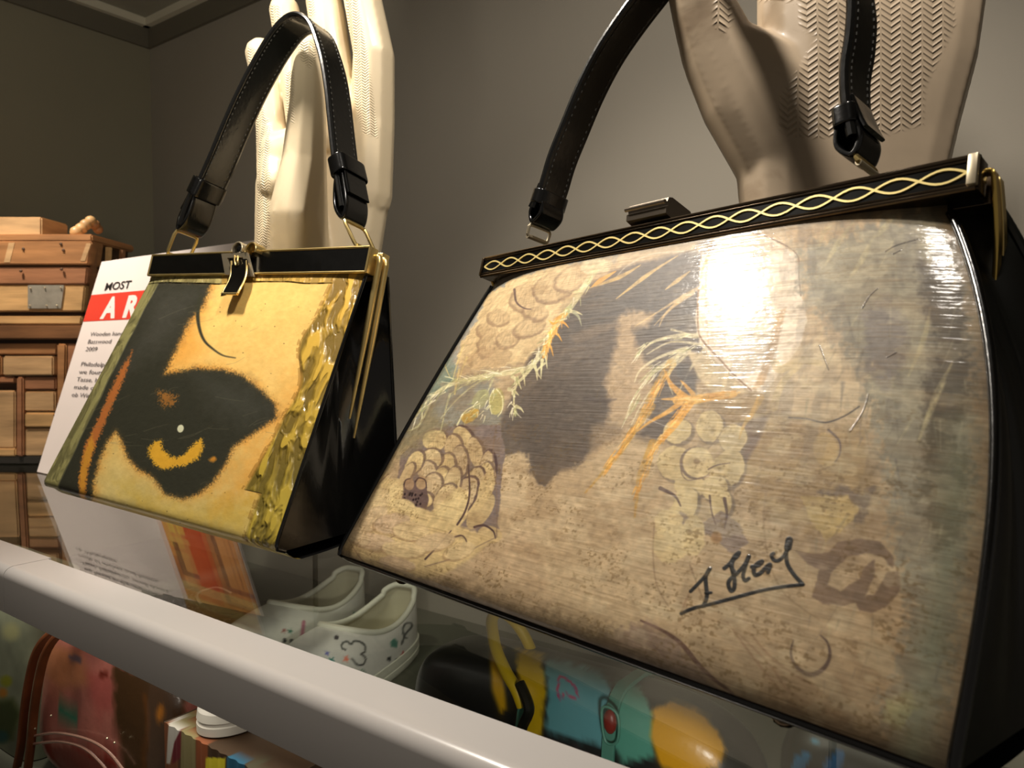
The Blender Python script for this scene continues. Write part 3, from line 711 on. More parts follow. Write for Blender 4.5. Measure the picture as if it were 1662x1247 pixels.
    cv.poly([(1190, 690), (1250, 672), (1230, 720), (1200, 770), (1190, 800), (1182, 760), (1198, 720)], (108, 92, 80), soft=6, alpha=.85)
    cv.ell(1340, 730, 20, 28, -10, (176, 150, 102), soft=3, alpha=.9); cv.stroke([(1345, 698), (1362, 715), (1364, 735), (1356, 750)], 2, 1, (90, 76, 70), alpha=.8)
    cv.poly([(1330, 800), (1370, 790), (1400, 800), (1420, 790), (1400, 850), (1350, 840)], (112, 98, 84), soft=8, alpha=.75, nz=6)
    cv.poly([(1300, 805), (1376, 805), (1396, 830), (1380, 850), (1340, 880), (1320, 850)], (190, 166, 110), soft=4, alpha=.9, nz=3)
    # round blossom, centre right
    for cx, cy, rx, ry, ro in ((1100, 700, 24, 20, -20), (1152, 692, 22, 26, 0), (1190, 712, 22, 24, 20), (1095, 752, 28, 28, 0), (1180, 762, 26, 34, 30), (1120, 788, 26, 20, 10), (1160, 792, 22, 22, 0), (1112, 820, 20, 30, 20), (1170, 820, 18, 24, 20)):
        cv.ell(cx+3, cy+3, rx+2, ry+2, ro, (118, 104, 84), soft=3, alpha=.8); cv.ell(cx, cy, rx, ry, ro, (196, 176, 128), soft=2, alpha=.96, nz=1.5)
    cv.ell(1130, 752, 27, 27, 0, (112, 96, 82), soft=2, alpha=.9); cv.ell(1133, 751, 25, 25, 0, (202, 182, 134), soft=2)
    cv.ell(1131, 749, 5, 5, 0, (140, 118, 84), soft=3); cv.stroke([(1105, 760), (1108, 772), (1118, 780), (1140, 775)], 1, .7, (110, 90, 76), alpha=.8)
    cv.stroke([(1150, 762), (1165, 755), (1185, 752)], 1.2, .6, PUR, alpha=.7); cv.stroke([(1150, 728), (1162, 715), (1172, 700)], 1, .7, (120, 100, 80), alpha=.7)
    cv.poly([(1105, 830), (1140, 850), (1170, 830), (1200, 850), (1215, 880), (1190, 900), (1150, 870), (1110, 870), (1080, 850)], (122, 108, 98), soft=3, alpha=.8, nz=2)
    cv.stroke([(1072, 793), (1095, 805), (1105, 822)], 3.4, 1, PUR, alpha=.9); cv.stroke([(1152, 805), (1155, 830), (1162, 852)], 1.6, 1, PUR, alpha=.8); cv.stroke([(1176, 810), (1180, 835), (1176, 858)], 3, 1, PUR, alpha=.8)
    for cx, cy, rx, ry, ro in ((1090, 880, 30, 36, 20), (1125, 870, 20, 34, 0), (1085, 850, 24, 24, 0)):
        cv.ell(cx, cy, rx, ry, ro, (200, 180, 132), soft=3, alpha=.85, nz=2)
    cv.ell(1163, 873, 9, 10, 0, (150, 112, 64), soft=4, alpha=.7)
    # big lotus, lower left
    cv.poly([(690, 700), (740, 690), (812, 690), (820, 730), (812, 800), (808, 870), (760, 890), (700, 860), (640, 800), (650, 740)], MAU, soft=2.5, nz=2)
    cv.poly([(560, 830), (620, 760), (650, 790), (655, 820), (700, 830), (760, 860), (804, 872), (770, 905), (720, 935), (640, 950), (560, 900), (545, 870)], (196, 172, 122), soft=7, nz=3)
    cv.poly([(800, 880), (860, 860), (900, 980), (860, 1020), (760, 990), (690, 960), (750, 920)], (176, 152, 118), soft=10, alpha=.8, nz=6)
    pet = [(752, 712, 14, 22, -35), (772, 735, 12, 26, -15), (790, 765, 13, 34, 5), (782, 790, 16, 40, 15), (762, 800, 18, 44, 22), (745, 812, 20, 44, 35), (705, 715, 20, 17, -10), (735, 728, 14, 22, 0), (745, 750, 13, 26, 0), (725, 758, 13, 22, 5), (700, 745, 17, 16, 0), (692, 765, 15, 16, 0), (715, 782, 14, 24, 15), (733, 785, 13, 28, 15), (700, 790, 16, 22, 20), (672, 752, 12, 22, 30), (660, 770, 8, 20, 30), (675, 795, 8, 12, 0), (690, 812, 12, 12, 0), (722, 810, 16, 26, 30)]
    for i, (cx, cy, rx, ry, ro) in enumerate(pet):
        cv.ell(cx+2.6, cy-1.4, rx+2, ry+1.5, ro, PUR if i in (0, 2, 4, 5) else (104, 86, 72), soft=1.6, alpha=.85)
        cv.ell(cx, cy, rx, ry, ro, (198-(i % 3)*6, 176-(i % 3)*6, 126), soft=2, alpha=.97, nz=1)
        a = math.radians(ro)
        for k in (-.4, 0, .4): cv.stroke([(cx+k*rx-math.sin(a)*-ry*.7, cy+ry*.7), (cx+k*rx*.6+math.sin(a)*ry*.5, cy-ry*.4)], .6, .3, (148, 122, 80), alpha=.45, soft=1)
    cv.poly([(650, 790), (662, 780), (690, 782), (696, 812), (690, 832), (672, 828), (652, 812)], (96, 78, 72), soft=2, nz=1)
    cv.ell(664, 786, 8, 10, 0, (150, 124, 96), soft=2); cv.ell(684, 784, 9, 11, 10, (160, 134, 100), soft=2); cv.stroke([(674, 782), (680, 776), (690, 780), (692, 792)], 1.4, .8, PUR); cv.stroke([(655, 790), (658, 780), (666, 777)], 1.2, .8, PUR)
    rs = np.random.RandomState(5)
    for k in range(22):
        cv.ell(664+rs.uniform(-8, 22), 806+rs.uniform(-8, 14), 1.6, 2.2, 20, (44, 30, 30), soft=1)
    for cx, cy, rx, ry in ((655, 822, 20, 12), (680, 838, 22, 14), (640, 800, 14, 24), (705, 845, 18, 14)): cv.ell(cx, cy, rx, ry, 15, (200, 178, 128), soft=3, alpha=.95)
    cv.poly([(700, 830), (745, 790), (762, 800), (758, 840), (742, 860), (715, 862)], (198, 176, 126), soft=2.5)
    cv.stroke([(760, 755), (762, 800), (755, 830), (742, 852)], 1.4, 1.6, PUR, alpha=.95)
    cv.stroke([(790, 780), (795, 800), (794, 822)], 1.4, 2.6, PUR, alpha=.95)
    for cx, cy, rx, ry, ro in ((780, 830, 16, 34, 35), (790, 790, 12, 30, 20), (795, 868, 20, 14, 10)): cv.ell(cx, cy, rx, ry, ro, (188, 164, 116), soft=2, alpha=.9)
    cv.stroke([(770, 856), (785, 853), (800, 862), (804, 874)], 2, 1, PUR); cv.stroke([(732, 862), (712, 885), (690, 908)], .8, 1.6, PUR, alpha=.9); cv.stroke([(738, 872), (750, 870), (757, 880), (754, 895)], 1.6, .8, PUR, alpha=.8)
    for P in ([(612, 842), (622, 848), (630, 858)], [(622, 812), (620, 835), (626, 840)], [(560, 850), (570, 860), (573, 866)], [(565, 876), (580, 900), (592, 915)], [(640, 890), (660, 880), (700, 876)], [(600, 900), (640, 870), (690, 862)], [(574, 840), (600, 800), (630, 770)]):
        cv.stroke(P, .6, 1.3, (126, 98, 74), alpha=.7, soft=1.2)
    cv.stroke([(805, 690), (800, 740), (806, 800), (806, 872)], 1.2, .8, (120, 100, 84), alpha=.8)
    cv.stroke([(690, 920), (740, 905), (780, 885), (806, 872)], 1.2, .8, (120, 100, 84), alpha=.6)
    for i, (cx, cy, rx, ry, ro) in enumerate(((612, 815, 26, 16, -50), (600, 845, 34, 16, -35), (636, 850, 30, 16, -10), (668, 862, 30, 15, 5), (705, 880, 34, 14, -12), (610, 880, 34, 14, 10), (655, 892, 36, 13, 5), (580, 870, 22, 12, 40), (645, 915, 30, 10, 12), (745, 895, 26, 12, -20))):
        cv.ell(cx-1.5, cy+2, rx+1.5, ry+1.5, ro, (142, 116, 84), soft=2.2, alpha=.55); cv.ell(cx, cy, rx, ry, ro, (202-(i % 3)*6, 180-(i % 3)*7, 134), soft=3, alpha=.8, nz=1.5)
        for k in (-.5, 0, .5): cv.stroke([(cx-rx*.6, cy+k*ry), (cx, cy+k*ry*1.2-1), (cx+rx*.6, cy+k*ry)], .5, .4, (150, 124, 88), alpha=.4, soft=1)
    # green brown shade on the left margin
    cv.poly([(600, 750), (660, 700), (700, 660), (720, 690), (690, 720), (650, 740), (620, 780), (585, 800)], (124, 112, 80), soft=16, alpha=.7, nz=8)
    # vines / feathers, left
    VN = (206, 198, 150); OC = (222, 158, 62)
    cv.stroke([(965, 440), (945, 470), (925, 500), (905, 525), (893, 545), (878, 575), (860, 595), (830, 605), (780, 612), (730, 625), (700, 645), (670, 680), (645, 705)], 5, 2.2, VN, alpha=.85, soft=2, dry=.35)
    cv.stroke([(920, 505), (900, 530), (890, 560), (882, 580)], 5, 2, OC, alpha=.9, soft=2, dry=.25)
    for (x, y, dx, dy, c) in ((925, 505, 20, 6, VN), (932, 507, 12, 22, (150, 150, 120)), (905, 520, 18, 12, OC), (896, 538, 16, 16, OC), (888, 556, 10, 22, OC), (882, 572, 6, 26, VN), (868, 595, 4, 22, VN), (880, 585, -2, 30, VN), (846, 600, 6, 26, VN), (832, 612, 14, 20, VN), (826, 632, 16, 10, VN), (838, 660, 12, 10, VN), (905, 528, -14, -8, OC)):
        cv.stroke([(x, y), (x+dx*.6, y+dy*.35), (x+dx, y+dy)], 3.2, .4, c, alpha=.9, soft=1.3)
    cv.stroke([(868, 590), (850, 612), (838, 625), (834, 650), (836, 675)], 3, .8, VN, alpha=.9, soft=1.5)
    cv.stroke([(884, 590), (872, 602), (878, 615)], 2, .6, VN, alpha=.8)
    for P in ([(850, 596), (800, 608), (770, 625), (740, 650), (715, 680)], [(790, 612), (760, 622), (730, 640)], [(700, 650), (680, 690), (660, 700)], [(730, 640), (722, 670), (715, 700)], [(800, 615), (790, 640)]):
        cv.stroke(P, 2, .7, (186, 180, 134), alpha=.75, soft=1.5, dry=.5)
    cv.ell(806, 652, 12, 22, 8, (166, 156, 96), soft=2.5, alpha=.9); cv.stroke([(806, 632), (815, 645), (815, 665), (808, 676)], 1.2, .8, VN, alpha=.9); cv.stroke([(800, 634), (794, 650), (798, 672)], 1, .8, VN, alpha=.8)
    cv.ell(780, 648, 12, 18, 35, (150, 146, 104), soft=3, alpha=.8); cv.ell(762, 675, 16, 9, -35, (184, 150, 66), soft=2.5, alpha=.9, nz=2); cv.stroke([(742, 690), (755, 668), (778, 655)], 1.5, .8, VN, alpha=.8)
    for P in ([(745, 600), (738, 640), (740, 615)], [(752, 560), (742, 590), (735, 615)], [(725, 560), (722, 590), (730, 612)], [(758, 580), (750, 600), (745, 620)]):
        cv.stroke(P, 1.6, .6, (200, 180, 120), alpha=.75, soft=1.4)
    for P in ([(1040, 430), (1005, 450), (955, 468)], [(1100, 415), (1060, 440), (1030, 462), (1000, 485)], [(1120, 440), (1080, 470)]):
        cv.stroke(P, .5, .6, (206, 172, 104), wm=3.4, alpha=.85, soft=1.5, dry=.3)
    cv.stroke([(1000, 440), (975, 455), (960, 466)], .6, .5, (220, 160, 70), wm=4, alpha=.9)
    cv.stroke([(1110, 408), (1060, 412), (1020, 430), (1000, 450)], 1.5, .6, (190, 182, 158), alpha=.7, soft=2, dry=.5)
    cv.ell(1145, 400, 18, 12, -20, (112, 100, 88), soft=5, alpha=.9); cv.ell(1140, 402, 9, 6, -20, (180, 164, 140), soft=4, alpha=.7)
    for P in ([(1140, 465), (1110, 480), (1070, 505), (1030, 530)], [(1125, 475), (1090, 500), (1062, 528)], [(1110, 480), (1080, 510), (1070, 530)], [(1150, 415), (1140, 440), (1135, 470)]):
        cv.stroke(P, 3.2, .5, (200, 170, 118), alpha=.8, soft=1.6, dry=.35)
    # big feather fan, centre
    FC = (214, 202, 160)
    for P, wd in (([(1130, 545), (1100, 545), (1060, 555), (1035, 577)], 4.5), ([(1140, 560), (1090, 555), (1050, 575)], 2.6), ([(1115, 565), (1070, 580), (1040, 600), (1030, 620)], 3.2), ([(1110, 572), (1060, 605), (1030, 645), (1015, 680)], 4), ([(1120, 570), (1080, 610), (1045, 650), (1020, 700)], 2.4), ([(1090, 535), (1110, 540), (1130, 545)], 2), ([(1145, 565), (1120, 600), (1100, 640)], 3), ([(1100, 580), (1085, 612), (1092, 640)], 3.2)):
        cv.stroke(P, wd, .7, FC, alpha=.85, soft=1.8, dry=.35)
    cv.poly([(1115, 570), (1150, 575), (1200, 625), (1215, 638), (1160, 642), (1132, 610)], (206, 186, 144), soft=4, alpha=.85)
    cv.poly([(1100, 590), (1115, 590), (1128, 615), (1130, 638), (1112, 625), (1098, 610)], (82, 78, 74), soft=5, alpha=.85)
    for P in ([(1190, 640), (1150, 645), (1120, 650), (1100, 650)], ):
        cv.stroke(P, 6, 8, (220, 164, 72), alpha=.95, soft=2, dry=.2)
    for P, wd in (([(1115, 648), (1090, 625), (1078, 600)], 7), ([(1110, 650), (1085, 668), (1055, 685), (1035, 700)], 5), ([(1118, 655), (1095, 690), (1065, 725), (1045, 760)], 8), ([(1125, 640), (1112, 625), (1105, 618)], 4), ([(1110, 648), (1090, 648), (1074, 648)], 4)):
        cv.stroke(P, wd, .8, (220, 160, 66), alpha=.95, soft=1.8, dry=.25)
    for P, wd in (([(1090, 590), (1065, 630), (1040, 680), (1010, 730), (985, 760), (950, 800)], 8), ([(1060, 660), (1030, 700), (1005, 735)], 5), ([(1060, 720), (1040, 770), (1035, 800), (1030, 840)], 7)):
        cv.stroke(P, wd, 1.2, (190, 146, 62), alpha=.85, soft=2.5, dry=.75, seed=9)
    cv.stroke([(1160, 372), (1148, 420), (1146, 500), (1150, 560)], 2.2, 1.2, (190, 154, 108), alpha=.7, soft=2, dry=.4)
    for P in ([(1235, 645), (1222, 670), (1208, 690), (1200, 712)], ): cv.stroke(P, 6, .8, (196, 156, 80), alpha=.8, soft=2, dry=.4)
    for P in ([(1075, 610), (1060, 650), (1045, 690)], [(1030, 655), (1070, 652)], [(1050, 680), (1090, 695), (1120, 700)]): cv.stroke(P, .6, .4, (200, 196, 190), alpha=.6, soft=.9)
    rs = np.random.RandomState(12)
    def fray(path, n, ln, w, cols, spread=5, ang=None, al=.8):
        Q = catmull([(a, b, 0) for a, b in path], 10)
        for _ in range(n):
            k = rs.randint(1, len(Q)-1); p = Q[k]; t = nrm(Q[k+1 if k+1 < len(Q) else k]-Q[k-1]); a = math.atan2(t[1], t[0])+(rs.uniform(-.7, .7) if ang is None else rs.uniform(*ang))
            l = ln*rs.uniform(.5, 1.2); x = p[0]+rs.uniform(-spread, spread); y = p[1]+rs.uniform(-spread, spread); c = cols[rs.randint(len(cols))]
            cv.stroke([(x, y), (x+math.cos(a)*l*.5+rs.uniform(-1, 1), y+math.sin(a)*l*.5+rs.uniform(-1, 1)), (x+math.cos(a)*l, y+math.sin(a)*l)], w*rs.uniform(.5, 1), .3, c, alpha=al, soft=1.2)
    CR = [(214, 206, 164), (190, 184, 130), (160, 160, 112), (230, 222, 190)]; ORG = [(226, 166, 74), (206, 146, 60), (236, 190, 110)]
    fray([(965, 440), (925, 500), (893, 545), (860, 595)], 60, 16, 1.8, CR)
    fray([(860, 595), (780, 612), (730, 625), (670, 680), (645, 705)], 80, 20, 1.4, CR, 6)
    fray([(838, 610), (832, 650), (836, 675)], 30, 12, 1.6, CR, 3); fray([(912, 515), (896, 540), (886, 570)], 26, 14, 2.2, ORG, 4)
    fray([(800, 640), (760, 680)], 30, 12, 1.3, CR, 12); fray([(720, 590), (690, 640), (640, 700)], 40, 14, 1.2, [(110, 128, 108), (150, 152, 120), (96, 104, 92)], 14, al=.5)
    fray([(1090, 590), (1040, 680), (985, 760)], 70, 22, 1.5, ORG+[(176, 130, 50)], 5, (-.12, .12)); fray([(1118, 655), (1065, 725), (1035, 800)], 60, 18, 1.6, ORG, 5, (-.15, .15))
    fray([(1200, 638), (1150, 645), (1105, 650)], 40, 18, 1.8, ORG, 4, (-.2, .2)); fray([(1130, 545), (1060, 555), (1035, 577)], 24, 18, 1.2, CR, 3, (-.2, .2))
    fray([(1130, 560), (1060, 605), (1015, 680)], 40, 22, 1.0, CR, 7, (-.15, .15))
    # dragged brushwork on the rough right side and lower field
    for _ in range(150):
        x = rs.uniform(1300, 1575); y = rs.uniform(340, 1150); l = rs.uniform(14, 60); a = rs.uniform(1.3, 2.2)
        c = [(176, 168, 140), (110, 102, 84), (92, 88, 84), (188, 176, 134), (128, 128, 104)][rs.randint(5)]
        cv.stroke([(x, y), (x+math.cos(a)*l*.5, y+math.sin(a)*l*.5), (x+math.cos(a)*l, y+math.sin(a)*l)], rs.uniform(.6, 3), .4, c, alpha=rs.uniform(.2, .5), soft=2.5, dry=.5, seed=rs.randint(99))
    for _ in range(110):
        x = rs.uniform(820, 1450); y = rs.uniform(780, 1180); l = rs.uniform(14, 50); a = rs.uniform(-.1, .35)
        c = [(130, 100, 62), (104, 78, 48), (196, 176, 140), (150, 122, 84)][rs.randint(4)]
        cv.stroke([(x, y), (x+l*.5, y+math.sin(a)*l*.5), (x+l, y+math.sin(a)*l)], rs.uniform(.6, 2.6), .4, c, alpha=rs.uniform(.15, .4), soft=2.5, dry=.7, seed=rs.randint(99))
    # leaf shapes lower right
    LF = (122, 102, 82)
    cv.poly([(1290, 893), (1320, 900), (1345, 897), (1360, 880), (1400, 875), (1430, 880), (1452, 905), (1450, 925), (1435, 905), (1405, 898), (1375, 905), (1350, 930), (1345, 950), (1365, 960), (1395, 940), (1408, 915), (1420, 910), (1420, 935), (1405, 968), (1420, 965), (1440, 930), (1460, 925), (1462, 960), (1440, 985), (1415, 995), (1395, 993), (1390, 978), (1365, 985), (1335, 980), (1318, 970), (1325, 945), (1330, 925), (1310, 915)], LF, soft=2.5, alpha=.9, nz=1.5)
    cv.stroke([(1243, 800), (1240, 850), (1248, 910), (1270, 960), (1305, 990), (1330, 1006)], 2, 1.2, (150, 128, 96), alpha=.75, soft=1.5)
    cv.stroke([(1288, 1040), (1284, 1062), (1293, 1083), (1314, 1096), (1335, 1088), (1347, 1068), (1344, 1045), (1332, 1032)], 1, 1, (94, 76, 64), wm=4.2, alpha=.95, soft=1.4)
    cv.stroke([(1040, 1008), (1075, 1024), (1105, 1045), (1130, 1075), (1155, 1100), (1190, 1126)], 1.5, 2.2, (92, 66, 56), wm=4, alpha=.9, soft=1.5)
    cv.stroke([(1060, 1048), (1075, 1062), (1082, 1070)], 1, 1, (96, 70, 60), wm=2.4, alpha=.8)
    cv.poly([(1050, 1010), (1100, 1045), (1160, 1110), (1180, 1140), (1080, 1100), (1000, 1070), (980, 1030)], (138, 118, 104), soft=14, alpha=.75, nz=8)
    for P in ([(1200, 1030), (1250, 1080), (1290, 1130), (1380, 1170)], [(1215, 1025), (1260, 1075), (1330, 1120)], [(1180, 1010), (1240, 1090), (1300, 1160)], [(1120, 960), (1110, 985), (1105, 1010)]):
        cv.stroke(P, .8, .8, (140, 112, 84), wm=2.4, alpha=.55, soft=2.5)
    cv.stroke([(1062, 850), (1060, 900), (1066, 950), (1085, 985)], 1.6, 1, (140, 116, 88), alpha=.6, soft=1.6)
    cv.stroke([(1120, 918), (1132, 950), (1142, 975)], 1.6, 1.2, (130, 108, 82), alpha=.7)
    # signature and underline in black marker
    K = (2, 2, 2)
    def sg(x, y): return (1090+x/6.925, 860+y/6.925)
    for P, wd in (([(215, 695), (290, 620), (380, 520), (435, 440)], 2.8), ([(425, 445), (385, 530), (390, 640), (400, 730), (385, 800), (360, 855)], 3.2), ([(385, 715), (445, 710)], 2.2),
                  ([(595, 435), (660, 380), (720, 290), (760, 260), (740, 300), (690, 350), (680, 430), (710, 480)], 3.2), ([(870, 300), (820, 400), (740, 490), (660, 560), (640, 620), (670, 690), (705, 660), (710, 570), (690, 480), (670, 400)], 3.2), ([(870, 300), (830, 420), (805, 520), (830, 575), (870, 550)], 3.0),
                  ([(905, 420), (980, 400), (1020, 360), (970, 380), (925, 440), (940, 510), (1000, 490), (1080, 410), (1110, 400), (1085, 480)], 3.4),
                  ([(1150, 270), (1125, 290), (1150, 340), (1200, 350), (1260, 300), (1300, 230), (1320, 150)], 3.0), ([(1325, 120), (1310, 200)], 6), ([(1300, 180), (1290, 290), (1310, 400), (1380, 510), (1470, 610)], 3.2),
                  ([(110, 945), (250, 885), (420, 845), (700, 770), (1000, 690), (1250, 645), (1480, 620)], 2.9)):
        cv.stroke([sg(*p) for p in P], wd, wd, K, soft=1.2, dh=.1)
    cv.poly([(640, 940), (720, 940), (820, 980), (900, 1000), (1000, 1030), (1080, 1090), (1000, 1090), (800, 1020), (660, 975)], (104, 88, 66), soft=26, alpha=.7, nz=14)
    cv.poly([(530, 880), (560, 900), (640, 935), (700, 965), (600, 950), (520, 915)], (90, 74, 54), soft=14, alpha=.7, nz=8)
    cv.poly([(1180, 1120), (1280, 1140), (1400, 1180), (1500, 1180), (1540, 1290), (1380, 1240)], (120, 96, 66), soft=30, alpha=.6, nz=16)
    cv.poly([(1440, 1140), (1480, 1120), (1490, 1150), (1460, 1185), (1435, 1170)], (176, 168, 120), soft=8, alpha=.8, nz=4); cv.poly([(1395, 1225), (1440, 1215), (1450, 1245), (1420, 1250)], (150, 140, 116), soft=8, alpha=.7, nz=4)
    mo = np.clip((fbm(U_*17, T_*24, 41, 5)-.47)/.13, 0, 1)*np.clip((fbm(U_*4, T_*4, 42)-.3)/.3, .15, 1)
    cv.c = cv.c*(1-mo[..., None]*.26)+np.array([112, 84, 54.])*mo[..., None]*.26
    vs = np.clip((fbm(U_*60, T_*9, 43, 4)-.5)/.12, 0, 1)*np.clip((U_-.6)/.15, 0, 1)*np.clip((.75-T_)/.3, 0, 1)
    cv.c = cv.c*(1-vs[..., None]*.22)+np.array([88, 82, 76.])*vs[..., None]*.22
    pl = np.clip((fbm(U_*30, T_*34, 44, 4)-.56)/.08, 0, 1)*np.clip((U_-.5)/.2, 0.15, 1)
    cv.c = cv.c*(1-pl[..., None]*.25)+np.array([206, 194, 158.])*pl[..., None]*.25
    # grime: speckle, horizontal wear streaks, dirt along the lower edge, darker along the other rims
    sp = np.clip((spk-.60)/.12, 0, 1)*np.clip((md-.42)/.2, 0, 1)
    low = np.clip((T_-.35)/.3, 0, 1); sp = sp*(0.25+.75*low)
    cv.c = cv.c*(1-sp[..., None]*.45)+np.array([96, 74, 40.])*sp[..., None]*.45
    stk = np.clip((strk-.55)/.15, 0, 1)*np.clip((big-.35)/.25, 0, 1)
    cv.c = cv.c*(1-stk[..., None]*.24)+np.array([110, 88, 60.])*stk[..., None]*.24
    cv.c *= (0.86+.24*fine)[..., None]*np.array([1.0, 1.0, 1.02])
    g1 = np.clip((T_-.90)/.12, 0, 1)*.65+np.clip((.035-(1-U_))/.035, 0, 1)*.45+np.clip((.02-U_)/.02, 0, 1)*.4+np.clip((.02-T_)/.02, 0, 1)*.3
    g1 = np.clip(g1*(.6+.9*md), 0, .85)
    cv.c = cv.c*(1-g1[..., None])+np.array([64, 54, 38.])*g1[..., None]
    rim = np.clip(1-np.abs(U_-.975)/.02, 0, 1)*np.clip((T_-.35)/.2, 0, 1)*(.4+.6*md); cv.c = cv.c*(1-rim[..., None]*.5)+np.array([120, 132, 108.])*rim[..., None]*.5
    cv.c = np.clip(124+(cv.c-124)*1.2+17, 6, 252)
    rough = np.clip((U_-.62)/.15, 0, 1)*np.clip((1.05-T_)/.3, 0, 1)
    cv.h += .16*strk+.10*fine+rough*.28*fbm(U_*36, T_*30, 12)+.12*big
    cv.h = np.clip(cv.h, 0, 1)
def fm2(col, hgt): return mat('varnished_collage', image=col, bumpimg=hgt, rough=0.5, noise=0.05, nscale=120, coat=0.45, coatrough=0.10, bump=0.10, bscale=120, stretch=(1, 1, 8), bdist=0.0004, imgd=0.0006)
B2 = dict(name='collage', F=[(C2[0], C2[3]), (C2[1], C2[2])], K=[(C2[0]+e2*.024, C2[3]+e2*.105-a2*.004), (C2[1]+e2*.024+a2*.010, C2[2]+e2*.110+a2*.012)],
          a=a2, e=e2, n=n2, bul=(0.004, 0.0125), bp=.85, pad=0.009, ppow=5, roll=0.05, rd=0.006, rz=0.001, ud=0.014, uz=0.009, nu=90, nt=80, res=(1500, 1100),
          paint=art2, facemat=fm2, leather=M_leather2, fold=0.012, puff=0.0035, pipe=0.0017, pipemat=M_leather, botpipe=True)
hb2 = empty('frame_handbag', (C2[2]+C2[3])/2+e2*.05, 'large handbag covered in varnished floral collage with a black marker signature', 'handbag')
make_bag(B2, hb2)
b2up = nrm(vec((0, .30, 1.0)))
A2 = C2[0]-a2*.0035-n2*.0006; Bb2 = C2[1]+a2*.0122-n2*.0006; A2 = A2+vec(Z)*.0012; Bb2 = Bb2+vec(Z)*.0012
M_bronze = mat('dark_bronze', (96, 82, 66), 0.25, 1.0, noise=0.15, nscale=100)
ax2, bk2, up2, f2 = frame_bar(hb2, A2, Bb2, b2up, e2, 0.0130, 0.008, 0.0011, M_enamel, M_bronze)
L2 = np.linalg.norm(Bb2-A2); c2m = (A2+Bb2)/2+up2*.0065
MB().box(c2m+bk2*.017, (ax2, bk2, up2), (L2/2, .004, .0065), .001).build('frame_bar', M_bronze, hb2)
MB().box(c2m-up2*.003+bk2*.0105, (ax2, bk2, up2), (L2/2-.002, .005, .003)).build('inner_frame', M_leather, hb2, False)
rdg = MB()
for hh in (.0020, .0110): rdg.tube([A2+up2*hh-bk2*.0006+ax2*.001, Bb2+up2*hh-bk2*.0006-ax2*.001], .00055, 6)
rdg.build('frame_ridge', M_bronze, hb2)
# interlaced gilt wave: two strands
NL = 17; cen = A2+up2*.0065-bk2*.0008
# the lenses are evenly spaced along the bar
for ph in (0, 1):
    P = []
    for i in range(NL*8+1):
        t = i/(NL*8); P.append(cen+ax2*(.003+(L2-.0065)*t)+up2*.0027*math.sin(math.pi*NL*t)*(1 if ph else -1))
    ribbon(MB(), P, np.cross(ax2, bk2), .00048, .0003).build('gilt_wave', M_gold2 if False else mat('gilt_paint', (236, 214, 140), .35, .35), hb2)
# end caps
MB().box(Bb2+up2*.0066-ax2*.0014-bk2*.0016, (ax2, bk2, up2), (.0016, .0014, .0058), .0004).build('end_cap', M_nickel, hb2)
MB().box(A2+up2*.0066+ax2*.0006-bk2*.0006, (ax2, bk2, up2), (.0008, .0012, .0058), .0003).build('end_cap', M_bronze, hb2)
for sd, s in ((Bb2, 1), (A2, -1)):
    o_ = ax2*s
    lo = bag_rows(B2, .17, 1 if s > 0 else 0); mid = hit(1592, 452, sd, nrm(e2)) if False else None
    t0 = sd+up2*.009+bk2*.009; end = t0-vec(Z)*(.044 if s > 0 else .014)+o_*.0015+bk2*.004
    P = catmull([t0-o_*.002+up2*.001, t0+o_*.001+up2*.001, t0+o_*.0022-up2*.003, (t0+end)/2+o_*.002, end], 6)
    ribbon(MB(), P, bk2, .0020, .0008).build('hinge_leg', M_gold2, hb2)
    P = [p+bk2*.006 for p in P]; ribbon(MB(), P, bk2, .0018, .0007).build('hinge_leg', M_gold, hb2)
# lift clasp, half round tab on top
ct = hit(1062, 348, f2+bk2*.003, bk2); mbc = MB()
pr_ = [(-.001, -.005), (-.006, -.004), (-.0065, -.001), (-.0052, .0002), (-.0062, .002), (-.0056, .0042), (-.003, .0052), (.012, .0042), (.014, .002), (.014, -.005)]
half = .0125; V = []
for s in (-1, 1): V += [ct+ax2*half*s+bk2*y+up2*z for y, z in pr_]
n = len(pr_); mbc.add(V, [(i, (i+1) % n, n+(i+1) % n, n+i) for i in range(n)]+[tuple(range(n))[::-1], tuple(range(n, 2*n))])
cl2 = mbc.build('clasp', M_gun, hb2, False)
MB().tube([ct+ax2*half*s-bk2*.0078+up2*.0012 for s in (-1, 1)], .0011, 8).build('clasp_bead', M_gun, cl2)
